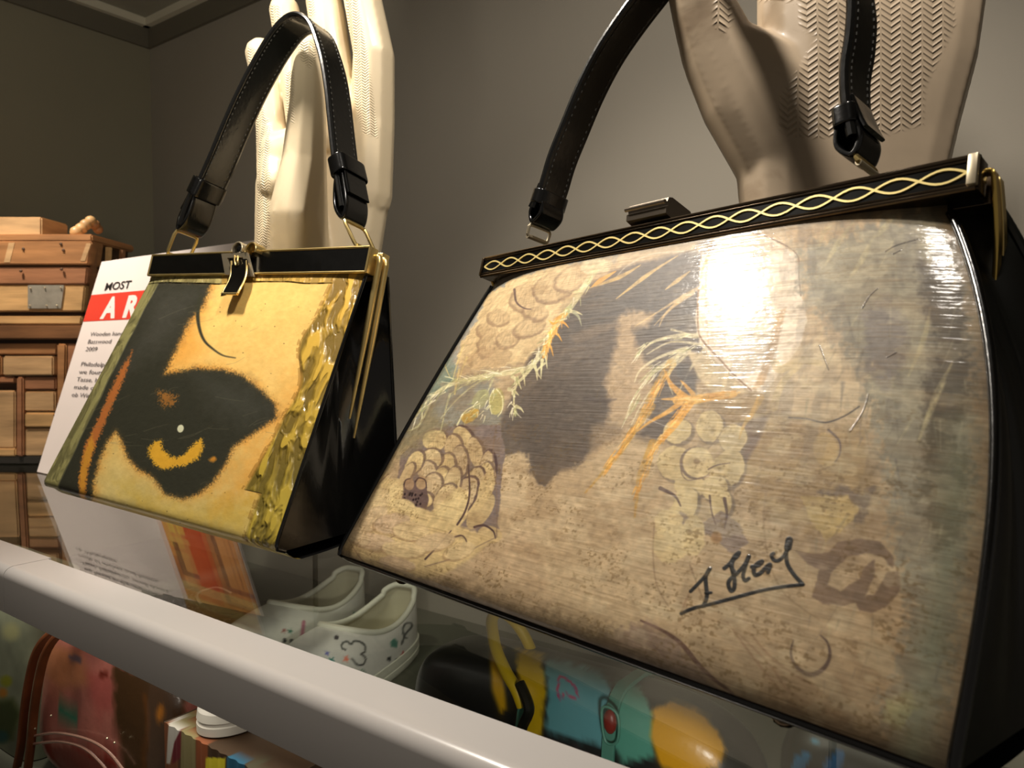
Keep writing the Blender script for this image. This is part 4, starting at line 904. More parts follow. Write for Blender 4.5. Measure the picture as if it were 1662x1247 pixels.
# handle, runs over the thumb of the former above the picture
mid2 = c2m+up2*.0065+bk2*.010
upb2 = nrm(vec((.0, .20, 1.0))-np.dot(vec((0, .2, 1.)), ax2)*ax2); nn2 = nrm(np.cross(ax2, upb2))
if nn2[1] < 0: nn2 = -nn2
hp2 = [(884, 345), (898, 308), (912, 262), (932, 212), (958, 150), (988, 92), (1024, 38), (1064, -15), (1110, -75), (1165, -125), (1230, -158), (1295, -150), (1350, -110), (1385, -50), (1398, 10), (1396, 70), (1388, 125), (1390, 180), (1400, 235)]
path2 = handle(hb2, hp2, mid2, nn2, nn2, .0098, .0019, [], M_strap, M_nickel, None)
def rdir(px, sg):
    return hit(px, 400, f2+bk2*.010, bk2)
for (kx, ky, tx, ty, rx, ry, sg_, off) in ((893, 322, 889, 335, 878, 366, 1, .0255), (1386, 196, 1388, 215, 1404, 262, -1, .049)):
    k0 = hit(kx, ky, mid2, nn2); k1 = hit(tx, ty, mid2, nn2); r0 = hit(rx, ry, mid2, nn2)
    keeper(hb2, k0+(k1-k0)*.3, k1-k0, nn2, .0112, .0046, .0042)
    strap_end(hb2, k0, r0-(r0-k1)*.25, nn2, .0098, sg_, ht=.0015)
    r1 = hit(rx-6 if sg_ > 0 else rx+4, ry+23 if sg_ > 0 else ry+12, mid2, nn2)
    d_ring(hb2, r0-(r0-r1)*.2, r1, nn2, .0086, .0010, M_nickel if sg_ > 0 else M_gold)
    MB().tube([r1-nn2*.008, r1+nn2*.008], .0014, 10).build('ring_mount', M_nickel, hb2)
for px, py in ((645, 948), (1262, 1186)):
    us_ = np.linspace(0, 1, 200); Q = [profile(B2, u, 1.12) for u in us_]; k = int(np.argmin([abs(proj(q)[0]-px) for q in Q]))
    MB().ball(Q[k]+e2*.004-vec(Z)*.0012, (.0045, .0045, .0032)).build('foot', M_bronze, hb2)
# ------------------------------------------------------------------ porcelain hand formers
def hand_mat(name, col, dirt, sc, warm):
    m = mat(name, col, 0.45, noise=dirt, nscale=16, coat=0.1)
    nt = m.node_tree; N = nt.nodes; L = nt.links; b = N['Principled BSDF']
    # smudges of old handling
    bc = b.inputs['Base Color'].links[0].from_socket; n3 = N.new('ShaderNodeTexNoise'); n3.inputs['Scale'].default_value = 28; n3.inputs['Detail'].default_value = 7; n3.inputs['Distortion'].default_value = 1.2
    tc3 = N.new('ShaderNodeTexCoord'); L.new(tc3.outputs['Object'], n3.inputs['Vector'])
    m3 = N.new('ShaderNodeMapRange'); m3.inputs['From Min'].default_value = .56; m3.inputs['From Max'].default_value = .70; m3.inputs['To Max'].default_value = dirt*2.2
    L.new(n3.outputs[0], m3.inputs['Value']); x3 = N.new('ShaderNodeMix'); x3.data_type = 'RGBA'; L.new(m3.outputs[0], x3.inputs[0]); L.new(bc, x3.inputs[6]); x3.inputs[7].default_value = srgb((120, 96, 72)); L.new(x3.outputs[2], b.inputs['Base Color'])
    tc = N.new('ShaderNodeTexCoord'); sp = N.new('ShaderNodeSeparateXYZ'); L.new(tc.outputs['Object'], sp.inputs[0])
    def M(op, a, c=None):
        n = N.new('ShaderNodeMath'); n.operation = op
        for i, v in enumerate((a, c)):
            if v is None: continue
            if isinstance(v, (int, float)): n.inputs[i].default_value = v
            else: L.new(v, n.inputs[i])
        return n.outputs[0]
    # zigzag ribs: columns of slanted bars whose direction alternates
    x = M('MULTIPLY', sp.outputs[0], 1/sc); z = M('MULTIPLY', sp.outputs[2], 1/(sc*0.62))
    tri = M('PINGPONG', x, 1.0)
    ph = M('FRACT', M('ADD', z, M('MULTIPLY', tri, 1.15)))
    rib = M('SMOOTH_MIN', M('MULTIPLY', M('ABSOLUTE', M('SUBTRACT', ph, 0.5)), 3.0), 0.9)
    at_ = N.new('ShaderNodeAttribute'); at_.attribute_name = 'grip'
    gap = M('GREATER_THAN', M('PINGPONG', x, 1.0), 0.09)
    h = M('MULTIPLY', M('MULTIPLY', M('SUBTRACT', 1.0, rib), at_.outputs['Fac']), gap)
    bp = N.new('ShaderNodeBump'); bp.inputs['Strength'].default_value = 1.0; bp.inputs['Distance'].default_value = 0.0007
    L.new(h, bp.inputs['Height']); L.new(bp.outputs[0], b.inputs['Normal'])
    return m
def make_former(name, hulls, m, grip, label, lo, parts=None):
    mb = MB()
    for items in hulls:
        mb.hull([(at(x, y, z), r*z/FPX) for x, y, z, r in items])
    o = mb.build('tmp_former', None)
    md = o.modifiers.new('r', 'REMESH'); md.mode = 'VOXEL'; md.voxel_size = 0.0014; md.use_smooth_shade = True
    sm = o.modifiers.new('s', 'SMOOTH'); sm.factor = 0.5; sm.iterations = 10
    bpy.context.view_layer.update()
    dg = bpy.context.evaluated_depsgraph_get(); me = bpy.data.meshes.new_from_object(o.evaluated_get(dg))
    loc = vec(o.location); bpy.data.objects.remove(o)
    n = len(me.vertices); co = np.zeros(n*3); me.vertices.foreach_get('co', co); W = co.reshape(-1, 3)+loc
    # object frame: x to the picture's right, z up, origin at the foot
    org = vec(lo); R = np.array([RGT, np.cross(Z, RGT), Z])
    Lc = (W-org) @ R.T; me.vertices.foreach_set('co', Lc.ravel()); me.update()
    me.materials.clear(); me.materials.append(m)
    x, y = proj(W); cv = Canvas(x, y)
    for P, s in grip: cv.poly(P, (255, 255, 255), soft=s)
    at_ = me.attributes.new('grip', 'FLOAT', 'POINT'); at_.data.foreach_set('value', (cv.c[:, 0]/255.0).astype(np.float32))
    me.shade_smooth()
    q = bpy.data.objects.new(name, me); COL.objects.link(q)
    q.matrix_world = Matrix.Translation(Vector(org)) @ Matrix(R.T.tolist()).to_4x4()
    return setp(q, label, 'hand form')
ZA = .63
h1 = [
 [(424, 88, .645, 26), (437, 150, .645, 25)], [(437, 150, .645, 25), (442, 215, .642, 26)], [(442, 215, .642, 26), (452, 300, .62, 34)],
 [(462, 18, .638, 25), (474, 90, .638, 25)], [(474, 90, .638, 25), (493, 210, .632, 27)],
 [(514, -70, .632, 28), (531, 30, .632, 31)], [(531, 30, .632, 31), (545, 120, .632, 30)], [(545, 120, .632, 30), (540, 230, .62, 36)],
 [(572, -95, .615, 30), (589, 0, .615, 32)], [(589, 0, .615, 32), (607, 90, .616, 34)], [(607, 90, .616, 34), (604, 200, .624, 37)], [(604, 200, .624, 37), (596, 320, .628, 41)],
 [(452, 250, ZA, 34), (602, 200, ZA, 38), (596, 300, ZA, 40), (456, 300, ZA, 38)],
 [(456, 300, ZA, 40), (596, 300, ZA, 40), (572, 430, ZA, 44), (458, 430, ZA, 44)],
 [(458, 430, ZA, 44), (572, 430, ZA, 44), (556, 590, ZA, 44), (462, 590, ZA, 44)],
 [(500, 83, .585, 26), (500, 160, .585, 29)], [(500, 160, .585, 29), (494, 260, .588, 36)], [(494, 260, .588, 36), (478, 350, .585, 42), (484, 430, .6, 50)],
]
foot1 = hitZ(510, 868, 0.0)
def P_(cx, y0, y1, hw, lean=0): return [(cx-hw, y0), (cx+hw, y0), (cx+hw+lean, y1), (cx-hw+lean, y1)]
g1 = [([(400, 74), (414, 80), (424, 150), (434, 230), (418, 240), (410, 170)], 5), ([(421, 190), (438, 195), (436, 400), (418, 400)], 5),
      ([(436, 8), (452, 8), (462, 70), (448, 60)], 5), ([(464, 120), (478, 110), (476, 200), (466, 190)], 5),
      ([(491, -20), (508, -20), (512, 22), (496, 30)], 5), ([(558, -40), (572, -40), (596, 90), (612, 222), (590, 216), (572, 150), (566, 60)], 5),
      ([(484, 68), (508, 62), (514, 90), (502, 112), (486, 96)], 5)]
hf1 = make_former('hand_former', h1, hand_mat('former_glaze', (224, 206, 172), 0.05, 0.0034, 0), g1,
    'cream porcelain glove former hand, the yellow handbag hanging from its thumb', hitZ(510, 868, 0.0))
ZB = .42
h2 = [
 [(1110, -150, .398, 50), (1128, -60, .402, 52)], [(1128, -60, .402, 52), (1142, 20, .408, 52)], [(1142, 20, .408, 52), (1168, 90, .414, 62), (1200, 160, .417, 66)],
 [(1168, 90, .414, 62), (1200, 160, .417, 66), (1290, 140, ZB, 60), (1250, 260, ZB, 60)],
 [(1286, 25, ZB, 55), (1531, 10, ZB, 61), (1518, 100, ZB, 61), (1290, 130, ZB, 62)],
 [(1290, 130, ZB, 62), (1518, 100, ZB, 61), (1490, 210, ZB, 60), (1255, 240, ZB, 62)],
 [(1255, 240, ZB, 62), (1490, 210, ZB, 60), (1462, 330, ZB, 60), (1262, 340, ZB, 60)],
 [(1262, 340, ZB, 60), (1462, 330, ZB, 60), (1440, 480, ZB, 56), (1285, 480, ZB, 56)],
 [(1282, 30, ZB, 52), (1276, -170, ZB, 46)], [(1276, -170, ZB, 46), (1272, -330, ZB, 42)],
 [(1372, 20, ZB, 52), (1374, -220, ZB, 47)], [(1374, -220, ZB, 47), (1376, -420, ZB, 43)],
 [(1462, 15, ZB, 52), (1472, -200, ZB, 47)], [(1472, -200, ZB, 47), (1482, -370, ZB, 43)],
 [(1540, 5, ZB, 50), (1562, -150, ZB, 44)], [(1562, -150, ZB, 44), (1578, -270, ZB, 40)],
]
g2 = [([(1228, -60), (1540, -60), (1548, 40), (1500, 140), (1496, 200), (1440, 215), (1285, 224), (1262, 205), (1268, 160), (1330, 60), (1300, 40), (1300, 0), (1228, 0)], 10),
      ([(1160, -30), (1184, -30), (1188, 30), (1176, 50), (1160, 40)], 10)]
hf2 = make_former('hand_former', h2, hand_mat('worn_former_glaze', (190, 170, 144), 0.20, 0.0055, 0), g2,
    'stained beige porcelain glove former hand standing behind the large collage handbag', hitZ(1360, 1028, 0.0))
# stains on the worn former come from a second noise

def stand(hf, px, py, z, rb, bx=0):
    sb = at(px, py, z); fd = vec((sb[0], sb[1], 0))
    for mb, nm in ((MB().tube([sb+vec((0, 0, .03)), fd+vec((0, 0, .004))], .0022, 12), 'stand_rod'), (MB().tube([fd+vec((0, 0, .0004)), fd+vec((0, 0, .004))], rb, 32), 'stand_foot')):
        o = mb.build(nm, M_gun, None); o.parent = hf; o.matrix_parent_inverse = hf.matrix_world.inverted()
stand(hf1, 508, 600, ZA, .03); stand(hf2, 1365, 490, ZB, .035)
# ------------------------------------------------------------------ wooden bag made of offcuts
HB = nrm(vec((RGT[0], RGT[1], 0))); FW = nrm(vec((FWD[0], FWD[1], 0)))
ZW = .99
def wood(name, col, sc=9): return mat(name, col, 0.5, noise=0.34, nscale=sc, stretch=(1.2, 1.2, 9), bump=0.3, bscale=60, bdist=0.0006, coat=0.1)
WD = [wood('pale_wood', (194, 154, 108)), wood('orange_wood', (164, 114, 70)), wood('reddish_wood', (154, 104, 70)), wood('honey_wood', (200, 156, 102)), wood('brown_wood', (126, 84, 50)), wood('dark_wood', (84, 58, 34))]
base0 = at(20, 752, ZW); base0[2] = 0.0
wb = empty('wooden_bag', base0-HB*.05+FW*.05, 'bag built from stacked offcuts of wood with a small pale metal plate', 'wooden bag')
def fr(px, py, proud=0.0):
    d = ray(px, py); p0 = at(60, 560, ZW)-FW*proud; t = np.dot(p0-CAM, FW)/np.dot(d, FW); return CAM+d*t
def plank(x0, y0, x1, y1, m, proud=.0, th=.02, name='plank', skew=0, skewl=0, bev=.0018, root=None):
    """board whose front face spans the given outline on the bag's front plane"""
    a, b, c, d = fr(x0, y0, proud), fr(x1, y0, proud), fr(x1+skew, y1, proud), fr(x0+skewl, y1, proud)
    bm = bmesh.new(); V = [bm.verts.new(p) for p in (a, b, c, d, a+FW*th, b+FW*th, c+FW*th, d+FW*th)]
    for f in ((0, 1, 2, 3), (7, 6, 5, 4), (0, 4, 5, 1), (1, 5, 6, 2), (2, 6, 7, 3), (3, 7, 4, 0)): bm.faces.new([V[i] for i in f])
    bmesh.ops.bevel(bm, geom=list(bm.edges), offset=min(bev, th*.3, np.linalg.norm(a-d)*.3), segments=2, affect='EDGES')
    bm.verts.index_update(); mb = MB().add([tuple(v.co) for v in bm.verts], [tuple(v.index for v in f.verts) for f in bm.faces]); bm.free()
    return mb.build(name, m, root or wb)
XL = -190
plank(XL+8, 388, 143, 742, WD[5], -.014, .105, 'core', skew=-22, bev=.001)
plank(XL, 352, 67, 386, WD[0], -.004, .06, 'block'); plank(XL+60, 380, 149, 392, WD[1], .002, .11, 'top_board')
plank(XL, 391, 149, 430, WD[1], .004, .03, skew=-6); plank(XL, 433, 142, 462, WD[2], .001, .03, skew=-3)
plank(XL, 463, 138, 506, WD[3], .000, .03, skew=-4); plank(XL, 513, 133, 527, WD[3], .001, .03, skew=-2)
plank(XL, 528, 134, 551, WD[4], .004, .03, skew=-4); plank(XL, 558, 92, 576, WD[1], -.002, .02)
plank(4, 578, 86, 610, WD[0], .002, .02); plank(XL, 578, 2, 610, WD[1], .000, .02)
plank(92, 558, 107, 741, WD[1], .003, .02, 'post', skew=-4); plank(108, 558, 126, 741, WD[2], .0, .02, 'post', skew=-8)
plank(38, 612, 90, 633, WD[2], -.001, .02); plank(XL, 612, 24, 622, WD[2], .0, .02); plank(26, 612, 37, 741, WD[2], .003, .02, 'post')
plank(XL, 634, 24, 728, WD[0], -.002, .02, 'door'); plank(XL, 728, 25, 741, WD[3], .001, .02)
plank(39, 635, 89, 668, WD[0], -.001, .02); plank(39, 670, 89, 694, WD[3], .0005, .02); plank(39, 696, 88, 741, WD[0], -.002, .02)
plank(14, 394, 24, 426, WD[0], .0045, .002, 'inlay', skew=-8, skewl=-8, bev=.0002); plank(140, 395, 148, 424, WD[0], .0045, .002, 'inlay', skew=-10, skewl=-10, bev=.0002)
for x, y in ((38, 404), (99, 396), (103, 406), (34, 440), (100, 437)):
    MB().ball(fr(x, y, .0043), .0022, sub=1).build('knot', WD[5], wb)
pk = plank(-230, 741, 128, 753, mat('bag_plinth', (40, 34, 26), .6), .0, .11, 'base_board', bev=.001)
tin = plank(45, 463, 104, 501, mat('tin_plate', (186, 176, 158), .42, .55, noise=.15, nscale=60, bump=.4, bscale=120), .0020, .0012, 'metal_plate', skew=-5, bev=.0002); tin['label'] = 'small pale metal plate nailed to a board'
for x, y in ((49, 468), (98, 467), (48, 496), (92, 496), (75, 496), (72, 467)): MB().ball(fr(x, y, .0034), .0012, sub=1).build('nail', M_nickel, tin)
# right side: slats running back
sd_ = MB(); 
for k, (x0, c) in enumerate(((152, 4), (160, 3), (163, 4))):
    a = fr(149-4+k*5, 395)+FW*(.012+.028*k); b = fr(140-8+k*5, 700)+FW*(.012+.028*k)
    MB().tube([a, b], .0045, 6).build('slat', WD[c], wb)
for k, (x, y) in enumerate(((124, 377), (132, 371), (139, 365), (147, 359), (154, 365), (159, 372))):
    MB().ball(fr(x, y, -.02-.006*k), .0082-.0003*k).build('bead', WD[3] if k < 4 else WD[1], wb)

# ------------------------------------------------------------------ information card
Yb = 0.405; Bl = hitY(60, 769, Yb); Bl[2] = 0.0012
Tl = CAM+ray(165, 425)*((Bl[0]-CAM[0])/ray(165, 425)[0]); CH = np.linalg.norm(Tl-Bl); cu_ = nrm(Tl-Bl)
Tn = hit(243, 420, Tl, nrm(np.cross(X, cu_))); CWd = 0.402
cn = nrm(np.cross(X, cu_));
if cn[1] > 0: cn = -cn
card = empty('information_card', Bl+vec(X)*CWd/2, 'white information card with MOST over a red banner, leaning behind the yellow handbag', 'card')
def cp(u, v, off=0.0): return Bl+vec(X)*u+cu_*v+cn*off
MB().box(cp(CWd/2, CH/2, -.0012), (X, cu_, cn), (CWd/2, CH/2, .0012)).build('board', mat('card_white', (240, 226, 218), .45, noise=.01), card, False)
def cpx(px, py):
    p = hit(px, py, Bl, cn); return p[0]-Bl[0], np.dot(p-Bl, cu_)
b0 = cpx(151, 479)[1]; b1_ = cpx(139, 522)[1]
MB().box(cp(.11, (b0+b1_)/2, .0002), (X, cu_, cn), (.109, (b0-b1_)/2, .0002)).build('red_banner', mat('banner_red', (226, 62, 44), .45), card, False)
def text(s, u0, v0, u1, h, m, name, bold=0.0):
    cu2 = bpy.data.curves.new('t', 'FONT'); cu2.body = s; cu2.offset = bold; cu2.resolution_u = 3
    ob = bpy.data.objects.new('t', cu2); COL.objects.link(ob); bpy.context.view_layer.update()
    me = bpy.data.meshes.new_from_object(ob.evaluated_get(bpy.context.evaluated_depsgraph_get())); bpy.data.objects.remove(ob)
    n = len(me.vertices); co = np.zeros(n*3); me.vertices.foreach_get('co', co); co = co.reshape(-1, 3)
    x0, x1 = co[:, 0].min(), co[:, 0].max(); H = .73
    W = np.array([cp(u0+(p[0]-x0)/(x1-x0)*(u1-u0), v0+p[1]/H*h, .0006) for p in co]) - vec(card.location)
    me.vertices.foreach_set('co', W.ravel()); me.update(); me.materials.append(m)
    o = bpy.data.objects.new(name, me); COL.objects.link(o); o.parent = card; return o
M_ink = mat('ink_black', (30, 28, 30), .5); M_ink2 = mat('ink_grey', (96, 90, 92), .5); M_white = mat('print_white', (242, 230, 222), .5)
u0, v0 = cpx(170, 472); u1, v1 = cpx(212, 466); _, v2 = cpx(176, 459)
text('MOST', u0, v0, u1, (v2-v0)*1.0, M_ink, 'heading', .018)
ua, va = cpx(163, 516); ub, _ = cpx(188, 512); _, vt = cpx(178, 481)
text('A', ua, va, ub, (vt-va)*.95, M_white, 'banner_letter', .05); text('R', ua+(ub-ua)*1.5, va, ub+(ub-ua)*1.35, (vt-va)*.95, M_white, 'banner_letter', .05); text('T', ua+(ub-ua)*2.6, va, ub+(ub-ua)*2.45, (vt-va)*.95, M_white, 'banner_letter', .05)
lines = ['Wooden handbag', 'Basswood', '2009', '', 'Philadelphia, where the wood', 'we found in the old street', 'Tasse, handmade, small doors', 'made of shelves and boxes,', 'ob Winterspace']
u_, v_ = cpx(146, 546)
for i, s_ in enumerate(lines):
    if s_: text(s_, u_+.001, v_-i*.0098, u_+.001+.0085*len(s_)*.85, .0056, M_ink2, 'text_line')
# printed picture at the lower right of the card
def artp(cv, U, V):
    cv.c[:] = (226, 150, 84)
    n = fbm(U*14, V*4, 3); cv.c *= (.85+.3*n)[..., None]
    for a, b, c, d, col in ((0, 0, 1, .10, (212, 160, 80)), (0, .10, 1, .2, (232, 196, 120)), (.28, .2, .55, 1, (222, 96, 50)), (.5, .2, .6, 1, (214, 84, 44)), (.06, .3, .14, .62, (96, 56, 50)), (.06, .27, .3, .32, (120, 72, 60)), (.14, .32, .3, .62, (226, 164, 96)), (.04, .62, .32, .68, (234, 180, 100)), (.08, .72, .16, 1, (244, 208, 96)), (.2, .72, .3, 1, (244, 200, 90)), (.66, .26, .72, 1, (104, 60, 54)), (.66, .24, 1, .29, (150, 80, 64)), (.72, .29, 1, 1, (226, 156, 92)), (.88, .3, .9, 1, (170, 100, 66))):
        cv.poly([(a, b), (c, b), (c, d), (a, d)], col, soft=.012, alpha=.95)
PU, PV = np.meshgrid(np.linspace(0, 1, 160), np.linspace(0, 1, 160)); pc = Canvas(PU, PV); artp_cv = pc; artp(pc, PU, PV)
pim = make_image('card_picture', pc.c/255.0)
pl = cpx(60, 769)[0]; pu0 = CWd-.131
pq = MB().add([cp(pu0, .118, .0004), cp(CWd-.001, .118, .0004), cp(CWd-.001, .004, .0004), cp(pu0, .004, .0004)], [(0, 1, 2, 3)]).build('printed_picture', mat('picture_print', image=pim, rough=.4), card, False)
uvl = pq.data.uv_layers.new(name='uv')
for li, lp in enumerate(pq.data.loops): uvl.data[li].uv = [(0, 0), (1, 0), (1, 1), (0, 1)][lp.vertex_index]
pq['label'] = 'orange printed picture of wooden doors'
# strut that lets the card lean
MB().box(cp(.2, CH*.45, -.004)+vec((0, .028, -.055)), (X, nrm(vec((0, .45, -.9))), nrm(np.cross(X, (0, .45, -.9)))), (.03, .0700, .001)).build('easel_strut', mat('grey_board', (150, 146, 140), .7), card, False)
# ------------------------------------------------------------------ slip-on sneakers on the lower deck
M_canvas = None
def shoe(heel, direc, Lh, Wd, H, label, paint, name='slip_on_sneaker', solec=(206, 204, 186), inc=(176, 170, 142), group=None, cat='shoe'):
    d = nrm(vec((direc[0], direc[1], 0))); s = nrm(np.cross(Z, d)); o0 = vec((heel[0], heel[1], DZ))
    root = empty(name, o0+d*Lh/2, label, cat, group)
    def outline(th, k=1.0):
        # th 0 heel .. pi toe .. 2pi ; y along the shoe
        y = (1-math.cos(th))/2; side = math.sin(th)
        wv = (.40+.10*y) * Wd*(1-.12*math.sin(math.pi*y)**2*(1 if side > 0 else .6))
        return y*Lh*k+(1-k)*Lh/2, math.copysign(abs(side)**.72, side)*wv*k
    NT = 180; th = np.linspace(0, 2*math.pi, NT+1)[:-1]
    # sole: three stacked bands
    G = []
    for z, k in ((0, .97), (.002, 1.0), (.008, 1.0), (.0085, .985), (.0105, .985), (.011, 1.0), (.018, 1.0), (.019, .97)):
        G.append([o0+d*outline(t, k)[0]+s*outline(t, k)[1]+vec(Z)*z for t in list(th)+[0]])
    sm = MB().grid(G); n = NT+1
    sm.add([o0+d*outline(t, .97)[0]+s*outline(t, .97)[1] for t in th], [tuple(range(NT))])
    sm.build('sole', mat('sole_rubber', solec, .5, noise=.04), root)
    # upper from the sole edge to the collar
    def collar(t):
        y = (1-math.cos(t))/2; oy = Lh*(.035+.52*y); side = math.sin(t)
        zz = H*(1.0-.26*math.sin(math.pi*y))+(.004 if y < .1 else 0)+.0*y
        wv = Wd*(.27+.05*y)
        return oy, math.copysign(abs(side)**.5, side)*wv, zz
    G = []
    for q in np.linspace(0, 1, 64):
        row = []
        for t in list(th)+[0]:
            y0, x0 = outline(t, .975); y1, x1, z1 = collar(t)
            # bulging vamp: quarter ellipse in height
            a = q*math.pi/2; hz = .017+(z1-.017)*math.sin(a)**.9; f = 1-math.cos(a)
            row.append(o0+d*(y0*(1-f)+y1*f)+s*(x0*(1-f**1.1)+x1*f**1.1)+vec(Z)*hz)
        G.append(row)
    up = MB().grid(G).build('upper', mat('painted_canvas', attr='paint', rough=.7, noise=.04, nscale=100, bump=.3, bscale=900, bdist=.0003), root)
    paint_mesh(up, paint)
    # padded collar and lining
    ring = [o0+d*collar(t)[0]+s*collar(t)[1]+vec(Z)*collar(t)[2] for t in th]
    MB().tube(ring, .0032, 10, closed=True).build('collar', mat('collar_cloth', solec, .7), root)
    G = [[o0+d*(Lh*.3+(collar(t)[0]-Lh*.3)*k)+s*collar(t)[1]*k+vec(Z)*z*1.0 for t in list(th)+[0]] for k, z in ((1.0, H*.74), (.98, H*.5), (.97, .021), (.5, .020), (.02, .020))]
    for j, t in enumerate(list(th)+[0]): G[0][j] = ring[j % NT]
    MB().grid(G).build('lining', mat('lining_cloth', inc, .85), root)
    # raised front edge of the vamp (tongue seam)
    tg_ = [G[0][j]+vec(Z)*.0015 for j in range(int(NT*.36), int(NT*.64)+1)]
    MB().tube(tg_, .0022, 8).build('tongue_edge', mat('edge_cloth', (196, 190, 170), .7), root)
    # stitched seam round the vamp
    return root
def star(cv, x, y, r, col, rot=0):
    cv.poly([(x+math.cos(rot+math.pi*k/5)*(r if k % 2 == 0 else r*.42), y+math.sin(rot+math.pi*k/5)*(r if k % 2 == 0 else r*.42)) for k in range(10)], col, soft=1.2)
def paint_a(cv, W):
    cv.c[:] = (206, 204, 192)
    cv.poly([(466, 1056), (475, 1050), (486, 1050), (492, 1042), (500, 1040), (505, 1040), (503, 1070), (480, 1066)], (70, 76, 130), soft=2, alpha=.9)
    cv.stroke([(493, 1010), (490, 1036)], 3, 3, (170, 84, 110), alpha=.8); cv.ell(462, 1040, 3, 4, 20, (30, 30, 34)); cv.ell(473, 1041, 3, 4, 20, (30, 30, 34))
    star(cv, 471, 1025, 5, (50, 110, 86)); star(cv, 461, 1024, 5, (150, 80, 74)); star(cv, 577, 998, 8, (60, 128, 110), .3); star(cv, 458, 1056, 4, (60, 60, 60))
def paint_b(cv, W):
    cv.c[:] = (210, 206, 196)
    cl = [(561, 1055), (555, 1052), (556, 1044), (564, 1042), (570, 1046), (575, 1041), (584, 1042), (592, 1048), (592, 1058), (586, 1062), (592, 1066), (593, 1074), (587, 1080), (578, 1078), (572, 1070)]
    cv.stroke(cl, 1.5, 1.5, (54, 56, 54), soft=1.2)
    cv.stroke([(652, 1046), (658, 1030), (668, 1018), (667, 1012), (658, 1013), (654, 1022), (656, 1034), (660, 1036)], 1.6, 1.6, (70, 74, 72), soft=1.2)
    cv.poly([(634, 1042), (640, 1036), (646, 1042), (644, 1052), (634, 1050)], (60, 126, 108), soft=2)
    star(cv, 621, 1095, 9, (186, 50, 104), .3); star(cv, 538, 1073, 7, (56, 128, 116), .2); star(cv, 562, 1070, 7, (232, 130, 104)); star(cv, 569, 1091, 7, (134, 146, 182)); star(cv, 531, 1060, 5, (100, 100, 170)); star(cv, 656, 1062, 7, (186, 66, 66), .5)
    cv.ell(546, 1035, 4, 4, 0, (60, 54, 60)); cv.ell(632, 1070, 3, 4, 0, (24, 28, 30)); cv.ell(645, 1072, 3, 4, 0, (40, 40, 44))
    cv.stroke([(588, 1088), (596, 1098), (600, 1106)], 2, 1, (110, 140, 120), alpha=.8); cv.ell(594, 1102, 8, 3, 20, (190, 110, 110), soft=2)
sdir = (.20, -.98)
hz = DZ+.066
hB = hitZ(664, 955, hz)[:2]; hA = (hB[0]-.098, hB[1]+.012)
shoe(hB, sdir, .255, .094, .068, 'white slip-on sneaker with cloud outline and coloured stars, the nearer of the pair', paint_b)
shoe(hA, sdir, .255, .094, .068, 'white slip-on sneaker with blue patch and red bar, the one farther left', paint_a)
def paint_n(cv, W):
    cv.c[:] = (34, 38, 52); n = fbm(W[:, 0]*900, W[:, 1]*900, 4, 2); cv.c += (np.clip((n-.66)/.1, 0, 1)*90)[:, None]
for px, py, lb, dy in ((452, 1000, 'dark navy glitter shoe on the lower board, the one nearer the back wall', 0), (452, 1000, 'dark navy glitter shoe on the lower board, the one nearer the rail', -.088)):
    hN = hitZ(px, py, hz-.02)[:2]; hN = (hN[0]-.02, hN[1]+dy)
    shoe(hN, (-1, -.05), .20, .078, .05, lb, paint_n, name='glitter_shoe', solec=(50, 48, 44), inc=(40, 38, 36))

# ------------------------------------------------------------------ spray painted bag
sx0, sx1 = -.385, -.125; sy = .42
gb = empty('spray_painted_bag', ((sx0+sx1)/2, sy, DZ), 'black barrel bag sprayed yellow and teal with a pink heart', 'bag')
def body(nu=150, nv=120):
    G = []
    for i in range(nu+1):
        p = i/nu; c = 1-abs(2*p-1)**5; c = max(c, 0)**.5; row = []
        for j in range(nv+1):
            a = 2*math.pi*j/nv; ca, sa = math.cos(a), math.sin(a)
            y = math.copysign(abs(ca)**.5, ca)*.030*c**.6; z = math.copysign(abs(sa)**.6, sa)*.066*c**.7
            row.append((sx0+(sx1-sx0)*p, sy+y, DZ+.067+z))
        G.append(row)
    return G
def paint_s(cv, W):
    cv.c[:] = (26, 26, 24)
    cv.poly([(795, 1040), (815, 1050), (822, 1150), (812, 1158), (798, 1120)], (230, 176, 14), soft=8)
    cv.poly([(836, 1050), (880, 1062), (886, 1120), (878, 1200), (850, 1210), (840, 1140)], (226, 184, 24), soft=8, nz=3)
    cv.poly([(882, 1070), (940, 1078), (978, 1095), (1000, 1130), (990, 1190), (985, 1215), (930, 1200), (885, 1185), (890, 1120)], (104, 168, 176), soft=8, nz=3)
    cv.poly([(1000, 1100), (1040, 1115), (1060, 1160), (1062, 1230), (1010, 1240), (990, 1200)], (92, 164, 144), soft=8, nz=3)
    cv.poly([(1060, 1150), (1090, 1138), (1130, 1150), (1165, 1185), (1178, 1215), (1165, 1247), (1120, 1260), (1075, 1250), (1056, 1200)], (235, 168, 14), soft=8, nz=2)
    cv.poly([(875, 1200), (940, 1215), (930, 1240), (900, 1225), (870, 1212)], (140, 84, 96), soft=4, alpha=.8)
    cv.stroke([(908, 1098), (905, 1120), (908, 1134), (918, 1126), (928, 1132), (937, 1130), (932, 1114), (918, 1102), (908, 1098)], 1.6, 1.6, (196, 58, 110), soft=1.5)
    cv.stroke([(948, 1232), (956, 1228), (962, 1240), (972, 1234), (980, 1246)], 1.4, 1.4, (170, 90, 110), soft=1.4)
bo = MB().grid(body()).build('body', mat('sprayed_vinyl', attr='paint', rough=.38, coat=.3, coatrough=.2, bump=.3, bscale=200, bdist=.0005), gb)
paint_mesh(bo, paint_s)
M_yel = mat('yellow_strap', (206, 172, 16), .45); M_teal = mat('teal_strap', (84, 142, 124), .5)
